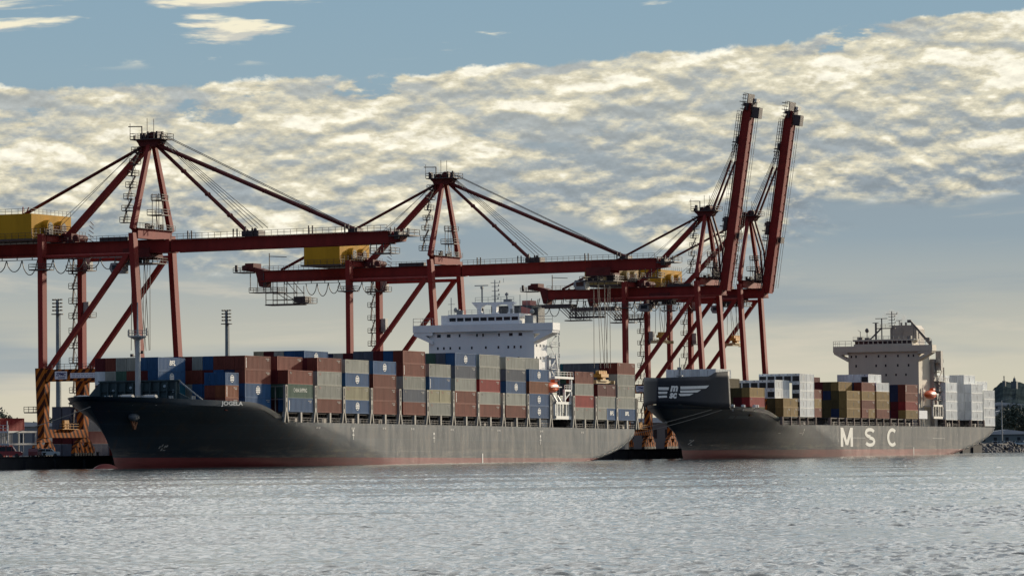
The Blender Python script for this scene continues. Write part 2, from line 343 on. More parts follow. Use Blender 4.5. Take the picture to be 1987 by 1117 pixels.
# ------------------------------------------------------------------ water and land
def water():
    mt = bpy.data.materials.new('harbour_water'); mt.use_nodes = True; t = mt.node_tree; b = t.nodes['Principled BSDF']
    b.inputs['Base Color'].default_value = (.022, .035, .04, 1); b.inputs['Roughness'].default_value = .07; b.inputs['IOR'].default_value = 1.33
    tx = t.nodes.new('ShaderNodeTexCoord')
    hs = []
    for sc, det, wgt, rz in (((3.4, 5.0, 1), 5, .5, 20), ((.9, 1.4, 1), 3, .5, -12)):
        mp = t.nodes.new('ShaderNodeMapping'); mp.inputs['Scale'].default_value = sc; mp.inputs['Rotation'].default_value = (0, 0, R(rz) - A0 - R(90)); t.links.new(tx.outputs['Object'], mp.inputs[0])
        n = t.nodes.new('ShaderNodeTexNoise'); n.inputs['Scale'].default_value = 1; n.inputs['Detail'].default_value = det; n.inputs['Roughness'].default_value = .6
        t.links.new(mp.outputs[0], n.inputs['Vector'])
        q = t.nodes.new('ShaderNodeMath'); q.operation = 'MULTIPLY'; q.inputs[1].default_value = wgt; t.links.new(n.outputs['Fac'], q.inputs[0]); hs.append(q.outputs[0])
    s_ = hs[0]
    for h in hs[1:]:
        q = t.nodes.new('ShaderNodeMath'); q.operation = 'ADD'; t.links.new(s_, q.inputs[0]); t.links.new(h, q.inputs[1]); s_ = q.outputs[0]
    bp = t.nodes.new('ShaderNodeBump'); bp.inputs['Strength'].default_value = 1.0; bp.inputs['Distance'].default_value = .05
    t.links.new(s_, bp.inputs['Height']); t.links.new(bp.outputs[0], b.inputs['Normal'])
    # wind waves: real heights near the camera, one spectrum tile laid twice at unlike sizes; flat sea beyond
    import numpy as np
    rs = np.random.RandomState(5); NT = 512
    def tile(size, amp, lo, hi, wind):
        k = np.fft.fftfreq(NT, size / NT) * 2 * np.pi; kx, ky = np.meshgrid(k, k, indexing='ij'); kk = np.hypot(kx, ky) + 1e-9
        c = (kx * math.cos(wind) + ky * math.sin(wind)) / kk
        p = np.where((kk > 2 * np.pi / hi) & (kk < 2 * np.pi / lo), kk ** -1.5 * (.12 + c ** 4), 0)
        f = (rs.normal(size=(NT, NT)) + 1j * rs.normal(size=(NT, NT))) * p; h = np.real(np.fft.ifft2(f)); return h / h.std() * amp
    T1, T2 = tile(96.0, .020, .40, 2.0, 1.25), tile(61.0, .016, .28, 1.0, .50)
    def samp(T, size, x, y):
        u = (x / size * NT) % NT; v = (y / size * NT) % NT; i = np.floor(u).astype(int); j = np.floor(v).astype(int); fu = u - i; fv = v - j; i2 = (i + 1) % NT; j2 = (j + 1) % NT; i %= NT; j %= NT
        return (T[i, j] * (1 - fu) + T[i2, j] * fu) * (1 - fv) + (T[i, j2] * (1 - fu) + T[i2, j2] * fu) * fv
    ds = [50.0]
    while ds[-1] < 1000: ds.append(ds[-1] + max(.15, .17 * (ds[-1] / 170.0) ** 1.3))
    ds = np.array(ds); NC = 900; lat = np.linspace(-.25, .25, NC)
    Dg, Lg = np.meshgrid(ds, lat, indexing='ij'); Rg = Lg * Dg
    Xg = -649.4 + FW.x * Dg + RT.x * Rg; Yg = -386.7 + FW.y * Dg + RT.y * Rg
    G = tile(400.0, 1.0, 12, 90, .3); gust = np.clip(1 + .35 * samp(G, 400.0, Xg, Yg), .35, 1.9)
    Hg = (samp(T1, 96.0, Xg * .8 + Yg * .6, Yg * .8 - Xg * .6) + samp(T2, 61.0, Xg, Yg)) * gust
    fade = np.clip((1000 - Dg) / 60, 0, 1) * np.clip((.25 - abs(Lg)) / .004, 0, 1) * np.clip((Dg - 50) / 6, 0, 1)
    Zg = Hg * fade - .30 * (1 - fade)
    nr = len(ds); co = np.stack([Xg, Yg, Zg], -1).reshape(-1, 3); idx = np.arange(nr * NC).reshape(nr, NC)
    fc = np.stack([idx[:-1, :-1], idx[:-1, 1:], idx[1:, 1:], idx[1:, :-1]], -1).reshape(-1, 4)
    nv = len(co); big = np.array([(-6000, -6000, -.12), (12000, -6000, -.12), (12000, 12000, -.12), (-6000, 12000, -.12)], float)
    co = np.concatenate([co, big]); fc = np.concatenate([fc, np.array([[nv, nv + 1, nv + 2, nv + 3]])])
    me = bpy.data.meshes.new('water'); me.vertices.add(len(co)); me.vertices.foreach_set('co', co.astype(np.float32).ravel())
    me.loops.add(fc.size); me.loops.foreach_set('vertex_index', fc.ravel().astype(np.int32))
    me.polygons.add(len(fc)); me.polygons.foreach_set('loop_start', (np.arange(len(fc)) * 4).astype(np.int32)); me.polygons.foreach_set('loop_total', np.full(len(fc), 4, np.int32))
    me.polygons.foreach_set('use_smooth', np.ones(len(fc), bool)); me.materials.append(mt); me.update(calc_edges=True); me.validate()
    o = bpy.data.objects.new('water', me); COL.objects.link(o); struct(o); print('water verts', nv)
water()
q = MB(); q.box(-700, 720, 38.2, 700, -4, 2.5); struct(q.build('quay_apron', CONC))
q = MB()
q.box(-700, 720, 37.9, 38.2, -4, 2.62); q.box(-700, 720, 37.8, 38.8, 2.5, 2.64)
for i in range(-40, 60):
    x = i * 12.0; q.box(x, x + .9, 37.3, 37.9, -1, 1.9)
w_ = q.build('quay_wall', WALL); tag(w_, 'dark quay wall with fenders running behind both ships', 'wall')

# ------------------------------------------------------------------ ships
def lerp(a, b, t): return a + (b - a) * t
def interp(x, tab):
    if x <= tab[0][0]: return tab[0][1]
    for (a, b), (c, d) in zip(tab[:-1], tab[1:]):
        if x <= c: return lerp(b, d, (x - a) / (c - a))
    return tab[-1][1]
def smooth(t): t = max(0, min(1, t)); return t * t * (3 - 2 * t)
def hull(S):
    """S: stem, top, end tables; returns shell mesh builder in ship coordinates (x-X0, y, z)"""
    X0, Yc, B = S['X0'], S['Yc'], S['B']; Xm = S['Xm']; NU, NV, NA = 46, 26, 40
    mb = MB(); grid = []
    def half_fore(x, z):
        zk = min(z, S['zk']); w = max(0, zk / S['zk'])
        Lz = lerp(S['Lw'], S['Ld'], w ** S.get('pw', 1.2)); e = lerp(1.12, .62, w ** 1.1)
        if z < 0: Lz = S['Lw'] * (1 - z * .02); e = 1.12 - z * .06
        xs = lerp(interp(z, S['stem']), interp(zk, S['stem']), smooth((x - interp(z, S['stem']) - 8) / 14)); t = (x - xs) / Lz
        t = max(0, min(1, t)); return B * math.sin(math.pi / 2 * t) ** e
    def half_aft(x, z):
        xe = interp(z, S['end']); La = interp(z, S['La']); mn = interp(z, S['trans'])
        t = max(0, min(1, (xe - x) / La)); return B * (mn + (1 - mn) * math.sin(math.pi / 2 * t) ** .8)
    for i in range(NU + NA + 1):
        ring = []
        for j in range(NV + 1):
            v = j / NV
            if i <= NU:
                u = (i / NU) ** 1.5; sd = interp(S['ztop0'], S['stem']); xn = lerp(sd, Xm, u); zt = interp(xn, S['top'])
                z = -3 + v * (zt + 3); x = lerp(interp(z, S['stem']), Xm, u); h = half_fore(x, z)
            else:
                u = 1 - (1 - (i - NU) / NA) ** 1.6; ed = interp(9, S['end']); xn = lerp(Xm, ed, u); zt = interp(xn, S['top'])
                z = -3 + v * (zt + 3); x = lerp(Xm, interp(z, S['end']), u); h = min(half_aft(x, z), B)
            ring.append((x, z, h))
        grid.append(ring)
    n = NV + 1
    for side in (-1, 1):
        o = len(mb.v)
        for ring in grid:
            for (x, z, h) in ring: mb.v.append((x - X0, Yc + side * h, z))
        for i in range(len(grid) - 1):
            for j in range(NV):
                a = o + i * n + j; f = (a, a + n, a + n + 1, a + 1)
                mb.f.append(f if side < 0 else f[::-1])
    # transom
    la = len(grid) - 1; o2 = len(grid) * n
    for j in range(NV):
        a = la * n + j; mb.f.append((a, o2 + a, o2 + a + 1, a + 1))
    # decks, 0.9 m below the bulwark forward, flush aft
    o = len(mb.v)
    for ring in grid:
        x, z, h = ring[-1]; dz = 1.0 if x < S['fcl'] else .12
        mb.v += [(x - X0, Yc - max(0, h - .15), z - dz), (x - X0, Yc + max(0, h - .15), z - dz)]
    for i in range(len(grid) - 1): a = o + 2 * i; mb.f.append((a, a + 2, a + 3, a + 1))
    return mb, half_fore, half_aft

S1 = dict(X0=200, Yc=18.4, B=18.4, Xm=165, zk=11.45, Lw=92, Ld=46, ztop0=13.6, fcl=112,
    stem=[(-3, 77), (-1, 75.4), (0, 74.5), (2, 73.6), (4, 71.9), (8, 68.4), (11, 65.0), (12.6, 62.8), (13.8, 61), (16, 58)],
    top=[(57, 13.35), (70, 13.1), (85, 12.75), (98, 12.45), (101.5, 12.2), (104, 11.55), (107, 10.6), (111, 9.4), (114, 8.75), (117, 8.5), (320, 8.5)],
    end=[(-3, 274), (-1, 286), (0, 292), (1, 297), (2, 301), (3.5, 305), (5, 307.2), (6.5, 308.2), (10, 308.4)],
    La=[(-3, 50), (0, 20), (2, 14), (4, 9), (6, 5), (8, 4)], trans=[(-1, 0), (.5, .15), (1.5, .4), (2.5, .6), (4, .8), (6, .92), (7, .96), (9, .97)])
S2 = dict(X0=520, Yc=20, B=16, Xm=480, zk=13.0, Lw=92, Ld=54, ztop0=13.6, fcl=428,
    stem=[(-3, 393), (-1, 391.5), (0, 390.6), (2.6, 389.6), (6.7, 384.5), (10.1, 377.5), (12, 374.8), (14.2, 372.8), (17, 371)],
    top=[(371, 13.9), (395, 13.6), (412, 12.9), (416, 12.4), (419, 11.7), (423, 10.6), (427, 9.5), (430, 9.0), (434, 8.6), (640, 8.6)],
    end=[(-3, 582), (-1, 594), (0, 600), (1, 606), (2, 611), (3.5, 617), (5, 621), (7, 625), (9, 627)],
    La=[(-3, 55), (0, 24), (2, 17), (4, 11), (6, 6), (8, 4)], trans=[(-1, 0), (.5, .15), (1.5, .4), (2.5, .6), (4, .8), (6, .92), (7, .96), (9, .97)])
ROT1 = (0, .0079, 0); ROT2 = (0, .0035, 0)
ship1 = empty('container_ship', (200, 0, 0), 'near container ship with dark hull, white bridge house and mixed coloured containers', 'container ship', None, ROT1)
ship2 = empty('container_ship', (520, 0, 0), 'far container ship with large white letters on its side and cream bridge house', 'container ship', None, ROT2)
MW1 = Matrix.Translation((200, 0, 0)) @ Matrix.Rotation(.0079, 4, 'Y')
MW2 = Matrix.Translation((520, 0, 0)) @ Matrix.Rotation(.0035, 4, 'Y')
h1, hf1, ha1 = hull(S1); H1 = h1.build('hull', hullmat('hull_navy', (.008, .022, .036), 1.2, (.20, .035, .035)), ship1, smooth=True)
h2, hf2, ha2 = hull(S2); H2 = h2.build('hull', hullmat('hull_black', (.008, .015, .024), 1.7, (.22, .055, .045)), ship2, smooth=True)
for H in (H1, H2):
    md = H.modifiers.new('edge', 'EDGE_SPLIT'); md.split_angle = R(38)
bm_ = MB(); bm_.ball((71.0 - 200, 18.4, -1.9), 5.2, 1.5, 1.9, 16, 10); bm_.build('bulbous_bow', mat('bulb_red', (.24, .05, .045), .5, var=.2), H1, smooth=True)

# shapes on the ships use plain quay coordinates; this puts them into the ship's own frame
class SB(MB):
    def fin(s, X0, name, mt, parent, **k):
        s.v = [(x - X0, y, z) for x, y, z in s.v]
        return s.build(name, mt, parent, **k)

# containers ---------------------------------------------------------
CC = {'R': ('rust brown', (.165, .042, .027)), 'D': ('dark maroon', (.09, .014, .016)), 'r': ('bright red', (.26, .028, .026)), 'B': ('blue', (.026, .085, .19)),
      'G': ('light grey', (.30, .30, .255)), 'Y': ('yellowish grey', (.33, .30, .19)), 'S': ('slate grey', (.09, .105, .13)), 'g': ('dull green', (.055, .11, .08)),
      'T': ('dark teal', (.015, .10, .14)), 'O': ('orange brown', (.20, .06, .025)), 'W': ('white refrigerated', (.74, .75, .72)), 'M': ('mustard tan', (.25, .16, .055)),
      'N': ('dark olive brown', (.075, .055, .022)), 'V': ('navy blue', (.02, .03, .07)), 'P': ('pale grey', (.50, .52, .52))}
CM = {}
def cmat(c):
    if c not in CM: CM[c] = mat('container_' + CC[c][0].replace(' ', '_'), CC[c][1], .7, var=.22, streak=1, scale=1.1, rnd=.14, spec=.18)
    return CM[c]
MECACHE = {}
def cont_mesh(Lx, H, c):
    k = ('c', round(Lx, 2), round(H, 2), c)
    if k in MECACHE: return MECACHE[k]
    Wd = 2.38; mb = MB(); p = .16
    # corner posts and rails
    for x in (0, Lx - p):
        for y in (0, Wd - p): mb.box(x, x + p, y, y + p, 0, H)
    for y in (0.005, Wd - p - .005):
        mb.box(p, Lx - p, y, y + p, 0.004, p); mb.box(p, Lx - p, y, y + p, H - p, H - .004)
    for x in (0.005, Lx - p - .005):
        mb.box(x, x + p, p, Wd - p, 0.004, p); mb.box(x, x + p, p, Wd - p, H - p, H - .004)
    mb.box(p, Lx - p, p, Wd - p, H - .05, H - .02); mb.box(p, Lx - p, p, Wd - p, .05, .1)
    # corrugated side and end panels
    def corr(L_, fn, pitch=.56, d=.045):
        n = max(2, int(L_ / pitch)); st = L_ / n; o = len(mb.v); pts = []
        for i in range(n):
            s = i * st; pts += [(s, 0), (s + st * .3, 0), (s + st * .5, d), (s + st * .8, d)]
        pts.append((L_, 0))
        for s, dd in pts: mb.v += [fn(s, dd, p), fn(s, dd, H - p)]
        for i in range(len(pts) - 1): a = o + 2 * i; mb.f.append((a, a + 2, a + 3, a + 1))
    corr(Lx - 2 * p, lambda s, d, z: (p + s, .03 + d, z)); corr(Lx - 2 * p, lambda s, d, z: (Lx - p - s, Wd - .03 - d, z))
    corr(Wd - 2 * p, lambda s, d, z: (.03 + d, Wd - p - s, z)); corr(Wd - 2 * p, lambda s, d, z: (Lx - .03 - d, p + s, z))
    MECACHE[k] = mb.mesh('container', cmat(c)); return MECACHE[k]
def door_mesh(H, c):
    k = ('d', round(H, 2), c)
    if k in MECACHE: return MECACHE[k]
    mb = MB(); mb.box(-.035, .0, .16, 1.17, .14, H - .14); mb.box(-.035, .0, 1.2, 2.22, .14, H - .14)
    for y in (.42, .9, 1.48, 1.96):
        mb.box(-.085, -.036, y - .03, y + .03, .08, H - .08); mb.box(-.10, -.086, y - .02, y + .3, H * .42, H * .42 + .05)
    MECACHE[k] = mb.mesh('door', cmat(c)); return MECACHE[k]
def reefer_mesh(H):
    k = ('f', round(H, 2))
    if k in MECACHE: return MECACHE[k]
    mb = MB(); mb.box(-.03, .0, .2, 2.18, H * .12, H * .72)
    mb.tube((-.06, 1.5, H * .55), (-.03, 1.5, H * .55), .42, 14); mb.tube((-.06, .75, H * .58), (-.03, .75, H * .58), .34, 14)
    mb.box(-.07, -.031, .3, 1.9, H * .22, H * .40); mb.box(-.05, -.0, 1.05, 1.3, H * .86, H * .93)
    MECACHE[k] = mb.mesh('refrigeration_unit', BLACK); return MECACHE[k]
def logo_mesh(kind):
    k = ('l', kind)
    if k in MECACHE: return MECACHE[k]
    if kind == 'e':
        mb = MB(); y = -.012
        def arcband(r0, r1, a0, a1, n=14):
            o = len(mb.v)
            for i in range(n + 1):
                a = lerp(a0, a1, i / n); mb.v += [(r0 * math.cos(a), y, r0 * math.sin(a)), (r1 * math.cos(a), y, r1 * math.sin(a))]
            for i in range(n): b = o + 2 * i; mb.f.append((b, b + 2, b + 3, b + 1))
        arcband(.72, .86, R(200), R(340)); arcband(.72, .86, R(20), R(160))
        for z in (-.34, .0, .34): mb.box(-math.sqrt(.7 - z * z) - .1, math.sqrt(.7 - z * z) + .1, y - .004, y, z - .11, z + .11)
        me = mb.mesh('logo', PAINTW)
    elif kind == 'b': me = text_mesh('BFL', 2.6, 1.0, 'x', PAINTW, bold=.03, slant=.2)
    elif kind == 'c': me = text_mesh('CHINA SHIPPING', 6.2, .85, 'x', mat('faded_lettering', (.42, .46, .42), .6), bold=.01)
    elif kind == 't': mb = MB(); mb.box(0, .55, -.016, -.012, 0, .16); mb.box(.1, .8, -.016, -.012, -.24, -.1); me = mb.mesh('logo', mat('faded_red_mark', (.25, .06, .05), .6))
    elif kind == 'T': mb = MB(); mb.box(0, .6, -.016, -.012, 0, .16); mb.box(.1, .85, -.016, -.012, -.24, -.1); me = mb.mesh('logo', mat('faded_dark_mark', (.07, .06, .06), .6))
    elif kind == 'v':
        mb = MB()
        for i in range(8): mb.box(0, .26, -.016, -.012, i * .26, i * .26 + .19)
        me = mb.mesh('logo', PAINTW)
    elif kind == 'w':
        mb = MB(); mb.box(-.07, .07, -.016, -.012, -.62, -.2); mb.box(-.1, .1, -.016, -.012, -.12, .62); mb.box(-.02, .14, -.017, -.013, -.5, .3); me = mb.mesh('logo', mat('dark_side_mark', (.12, .10, .08), .6))
    elif kind == 'i':
        mb = MB(); [mb.box(q * .42, q * .42 + .3, -.016, -.012, 0, .14) for q in range(4)]; mb.box(.5, 1.5, -.016, -.012, -.3, -.2); me = mb.mesh('identity_mark', mat('faded_mark', (.34, .33, .30), .6, var=.3))
    elif kind == 'p':
        mb = MB()
        for i in range(4):
            for j in range(3): mb.box(-.018, -.014, .35 + j * .6, .35 + j * .6 + .3, 1.5 - i * .3, 1.5 - i * .3 + .12)
        me = mb.mesh('logo', PAINTW)
    MECACHE[k] = me; return me
LOGOW = {'e': 'round white emblem', 'b': 'white letters BFL', 'c': 'pale lettering', 'v': 'white vertical lettering', 't': 'small red mark', 'T': 'small dark mark', 'w': 'dark vertical mark', 'p': 'white rows of lettering'}
NCONT = 0
SKIP = set((6, 10, 13, 16, 19, 29, 30, 33, 34, 48, 49, 51, 60, 61, 62, 63, 64, 69, 70, 72, 73, 74, 75, 76, 77, 78, 79, 84, 85, 86, 87, 89, 91, 93, 95, 97, 98, 99, 100, 105, 106, 107, 108, 109, 110, 116, 118, 120, 122, 124, 126, 128, 130, 131, 137, 138, 144, 146, 154, 155, 156, 162, 163, 164, 169, 170, 172, 173, 184, 185, 186, 192, 193, 200, 205, 207, 209, 211, 213, 214, 215, 216, 217, 218, 222, 227, 229, 230, 233, 235, 236, 238, 240, 242, 244, 245, 278, 294, 296, 303, 305, 310, 333, 344, 349, 350, 351, 352, 357, 359, 360, 361, 362, 363, 364, 365, 366, 367, 368, 385, 386, 387, 388, 389, 390, 391, 393, 394, 395, 396, 397, 399, 401, 402, 403, 404, 405, 406, 407, 408, 409, 410, 411, 412, 413, 414, 415, 416, 417, 418, 419, 420, 421, 422, 423, 424, 425, 426, 427, 428, 429, 430, 431, 432, 433, 434, 436, 437, 438, 441, 443, 445, 446, 447, 448,))  # stacked deeper inside, out of sight
CLAB = []
def container(MW, X0, x, y, z, Lx, H, code, label, group):
    global NCONT
    CLAB.append(label)
    if len(CLAB) - 1 in SKIP: return
    c = code[0]; o = bpy.data.objects.new('shipping_container', cont_mesh(Lx, H, c)); COL.objects.link(o)
    dx = random.uniform(-.03, .03)
    o.matrix_world = MW @ Matrix.Translation((x - X0 + dx, y, z)); tag(o, label, 'container', group); NCONT += 1
    ch = bpy.data.objects.new('refrigeration_unit' if c == 'W' and 'n' not in code else 'door', reefer_mesh(H) if c == 'W' and 'n' not in code else door_mesh(H, c)); COL.objects.link(ch); ch.parent = o
    if y < 5.5 and c != 'W' and not set(code) & set('ebc'):
        l = bpy.data.objects.new('identity_mark', logo_mesh('i')); COL.objects.link(l); l.parent = o; l.location = (Lx - 2.2, 0, H * .80)
    for k in code[1:]:
        if k == 'n': continue
        pos = {'e': (Lx / 2, 0, H * .53), 'b': (Lx * .5 - 1.0, -.014, H * .42), 'c': (Lx * .22, -.014, H * .42), 't': (.9, 0, H * .82), 'T': (.9, 0, H * .82), 'v': (.45, 0, .35), 'w': (Lx * .5, 0, H * .5), 'p': (0, 0, .4)}[k]
        l = bpy.data.objects.new('logo', logo_mesh(k)); COL.objects.link(l); l.parent = o; l.location = pos
        if k in 'e' and Lx < 7: l.scale = (.9, 1, .9)
    return o
def describe(code, ship, bay, row, tier, half):
    c = CC[code[0]][0]; lg = [LOGOW[k] for k in code[1:] if k in LOGOW][:1]
    s = ('short ' if half else '') + c + ' container'
    tail = ', %s ship\'s %s bay, %s, %s tier' % (ship, bay, 'outer column' if row == 0 else ORD[row + 1] + ' column', ORD[tier])
    if half: tail = ', %s half' % half + tail
    if lg and len((s + ' with ' + lg[0] + tail).split()) <= 16: s += ' with ' + lg[0]
    return s + tail
def stack(sh, bay, row, t0, tiers, h, z0, group):
    MW, X0, Y0, BX, LL = sh
    x = BX[bay][0]; nm = BX[bay][1]; y = Y0 + .3 + 2.46 * row; ship = 'near' if X0 == 200 else 'far'
    for i, tok in enumerate(tiers.split()):
        t = t0 + i; z = z0 + (t - 1) * h
        if '/' in tok:
            a, b = tok.split('/'); l2 = LL / 2 - .04
            if a != '-': container(MW, X0, x, y, z, l2, h - .02, a, describe(a, ship, nm, row, t, 'forward'), group)
            if b != '-': container(MW, X0, x + LL / 2 + .04, y, z, l2, h - .02, b, describe(b, ship, nm, row, t, 'aft'), group)
        else: container(MW, X0, x, y, z, LL, h - .02, tok, describe(tok, ship, nm, row, t, ''), group)
BX1 = {0: (86.8, 'first'), 1: (101.2, 'second'), 2: (115.8, 'third'), 3: (129.5, 'fourth'), 4: (143.0, 'fifth'), 5: (156.7, 'sixth'), 6: (171.9, 'seventh'), 7: (185.6, 'eighth'), 8: (199.5, 'ninth'),
       9: (213.0, 'tenth'), 10: (228.0, 'eleventh'), 11: (241.6, 'twelfth'), 12: (269.4, 'thirteenth'), 13: (283.6, 'fourteenth'), 14: (296.5, 'fifteenth')}
SH1 = (MW1, 200, 0.0, BX1, 11.55)
G1 = 'containers stacked on the near ship'
ZB = 10.62
D1 = [  # bay, row, first tier, tiers upward, tier height
 (0, 1, 1, '-/R -/Ov -/Be', 2.59), (0, 2, 1, '-/D -/R -/Bp', 2.59),
 (0, 6, 1, 'B T Be Bb', 2.74), (0, 7, 2, 'G D B', 2.74), (0, 8, 2, 'S R G', 2.74), (0, 9, 2, 'G g GT', 2.74), (0, 10, 2, 'S G R', 2.74), (0, 11, 2, 'D P Dt', 2.74),
 (1, 1, 1, 'B Be R Rv', 2.85), (1, 2, 1, 'D B V R', 2.85), (1, 3, 1, 'R D Bp R', 2.85), (1, 4, 1, 'S B D B', 2.85), (1, 5, 1, 'B B R GT', 2.85), (1, 6, 2, 'GT R D', 2.85), (1, 7, 2, 'S B B', 2.85), (1, 8, 3, 'D V', 2.85),
 (2, 0, 1, 'Bv gc RT', 2.9), (2, 1, 1, 'D g D R', 2.9), (2, 2, 2, 'g B D', 2.9), (2, 3, 3, 'D R', 2.9),
 (3, 0, 1, 'R Gt Gt RT', 2.9), (3, 1, 2, 'B D Dp', 2.9), (3, 2, 3, 'B B', 2.9), (3, 3, 3, 'D R', 2.9), (3, 4, 3, 'R B', 2.9), (3, 5, 3, 'B D', 2.9),
 (4, 0, 1, 'Be Yt Be GT', 2.88), (4, 1, 3, 'D S', 2.88), (4, 4, 3, 'B R Be', 2.72), (4, 5, 4, 'D B', 2.72), (4, 6, 4, 'R GT', 2.72), (4, 7, 4, 'S D', 2.72), (4, 8, 4, 'B Y', 2.72), (4, 2, 3, 'R B', 2.85), (4, 3, 3, 'B D', 2.85),
 (5, 0, 1, 'R R R Be', 2.88), (5, 1, 3, 'D R', 2.88), (5, 2, 3, 'S B', 2.88), (5, 3, 3, 'B D', 2.88),
 (6, 0, 1, 'R ST Gt Rv R', 2.83), (6, 1, 4, 'D B', 2.83), (6, 2, 4, 'B D', 2.83), (6, 3, 4, 'R S', 2.83), (6, 4, 4, 'B S', 2.83), (6, 5, 4, 'D D', 2.76), (6, 6, 4, 'S G', 2.76), (6, 7, 4, 'B V', 2.76), (6, 8, 4, 'B D', 2.76),
 (7, 0, 1, 'Gt Yt/Yt Bv GT', 2.88), (7, 1, 3, 'S B', 2.88),
 (8, 0, 1, 'R Rv Gt ST Be', 2.86), (8, 1, 4, 'S S', 2.86), (8, 2, 4, 'B g', 2.86), (8, 3, 5, 'B', 2.86),
 (9, 0, 1, 'R GT rT GT GT', 2.86), (9, 1, 4, 'S S', 2.86), (9, 2, 5, 'D', 2.86),
 (10, 0, 1, 'R GT Be ST Gt', 2.81), (10, 1, 4, 'S B', 2.81), (10, 2, 5, 'S', 2.81),
 (11, 0, 1, 'Be Be O Be', 2.88), (11, 1, 3, 'B V GT', 2.86), (11, 2, 3, 'B V', 2.86),
 (12, 0, 1, 'Gt/Gt r G RT', 2.88), (12, 1, 3, 'S g', 2.88), (12, 4, 4, 'T B B', 2.56), (12, 5, 4, 'S V B', 2.56),
 (13, 0, 1, 'Gt/Bb Gt D/D', 2.88), (13, 1, 2, 'D S', 2.88),
 (14, 0, 1, 'Bb Gt Gt/Gt GT RT', 2.85), (14, 1, 3, 'S S D', 2.85), (14, 2, 4, 'S S', 2.85), (14, 3, 4, 'B S', 2.85), (14, 4, 4, 'S S', 2.85), (14, 5, 4, 'V S', 2.85), (14, 6, 4, 'B T', 2.85), (14, 7, 4, 'B B', 2.85), (14, 8, 4, 'B B', 2.85), (14, 9, 4, 'T B', 2.85)]
for bay, row, t0, tiers, h in D1: stack(SH1, bay, row, t0, tiers, h, ZB, G1)

BX2 = {0: (407.6, 'first'), 1: (427.6, 'second'), 2: (441.2, 'third'), 3: (453.4, 'fourth'), 4: (481.2, 'fifth'), 5: (494.6, 'sixth'), 6: (508.0, 'seventh'), 7: (535.2, 'eighth'), 8: (574.7, 'ninth'), 9: (601.3, 'tenth'), 10: (614.3, 'eleventh')}
SH2 = (MW2, 520, 4.0, BX2, 11.8)
G2 = 'containers stacked on the far ship'
D2 = [
 (0, 1, 1, 'N rT Mw', 2.6), (0, 2, 1, 'D D N', 2.6), (0, 3, 2, 'N N', 2.6), (0, 4, 3, 'D N', 2.62), (0, 5, 3, 'D N Wnw/Wnw', 2.62), (0, 6, 4, 'N Wnw/Wnw', 2.62), (0, 7, 4, 'N Wn', 2.62), (0, 8, 4, 'D Wn', 2.62), (0, 9, 4, 'N Wn', 2.62), (0, 10, 4, 'D Wn', 2.62), (0, 11, 4, 'N', 2.62), (0, 12, 4, 'N', 2.62),
 (1, 0, 1, 'Mw/Mw Mw', 2.55), (1, 1, 1, 'N N Ww/Ww Ww/P', 2.55), (1, 2, 3, 'Wn W', 2.55), (1, 3, 3, 'W W', 2.55), (1, 4, 4, 'W', 2.55), (1, 5, 4, 'W', 2.55),
 (2, 0, 1, 'Ww/Ww Ww/Ww Ww/Ww Ww/Ww Ww/Ww', 2.43), (2, 1, 5, 'W', 2.43), (2, 2, 5, 'W', 2.43), (2, 3, 5, 'W', 2.43), (2, 4, 5, 'W', 2.43),
 (3, 0, 1, 'R/- Mw/- R/-', 2.6), (3, 5, 4, 'R', 2.62),
 (4, 0, 1, 'Mw Mw Mw', 2.6), (4, 1, 1, 'V N N Mw', 2.6), (4, 2, 1, 'N N V N', 2.6), (4, 3, 1, 'N N D D', 2.6), (4, 4, 3, 'D D', 2.6), (4, 5, 4, 'V D', 2.4),
 (5, 0, 1, 'R/Mw R Mw R', 2.6), (5, 1, 3, 'N V', 2.6), (5, 2, 4, 'V', 2.6),
 (6, 0, 1, 'R Mw Mw Ww', 2.62), (6, 1, 4, 'P Ww', 2.6), (6, 2, 5, 'Wn', 2.6), (6, 3, 5, 'Wn', 2.6), (6, 4, 5, 'Wn', 2.6),
 (7, 0, 1, 'Mw r R Rv', 2.57), (7, 1, 1, 'D D V V', 2.57), (7, 2, 1, 'V N V V', 2.57),
 (8, 0, 1, 'Wnw Wnw Wnw Wnw', 2.9), (8, 1, 4, 'Wn Wn', 2.78), (8, 2, 4, 'P Wn', 2.9),
 (9, 0, 1, 'Wnw Wnw Wnw Wnw', 2.87), (9, 1, 1, 'Wn Wn Wn Wn Wnw', 2.87), (9, 2, 1, 'Wn Wn Wn Wn Wn', 2.87), (9, 3, 5, 'Wn', 2.87), (9, 4, 5, 'Wn', 2.87), (9, 5, 5, 'Wn', 2.87), (9, 6, 5, 'Wn', 2.87)]
for bay, row, t0, tiers, h in D2: stack(SH2, bay, row, t0, tiers, h, 10.85 if bay not in (8, 9) else 10.7, G2)
stack(SH2, 10, 0, 1, 'Wnw Wnw Wnw Wnw', 2.87, 8.95, G2); stack(SH2, 10, 1, 4, 'Wn Wn', 2.87, 8.95, G2); stack(SH2, 10, 2, 4, 'Wn', 2.87, 8.95, G2)

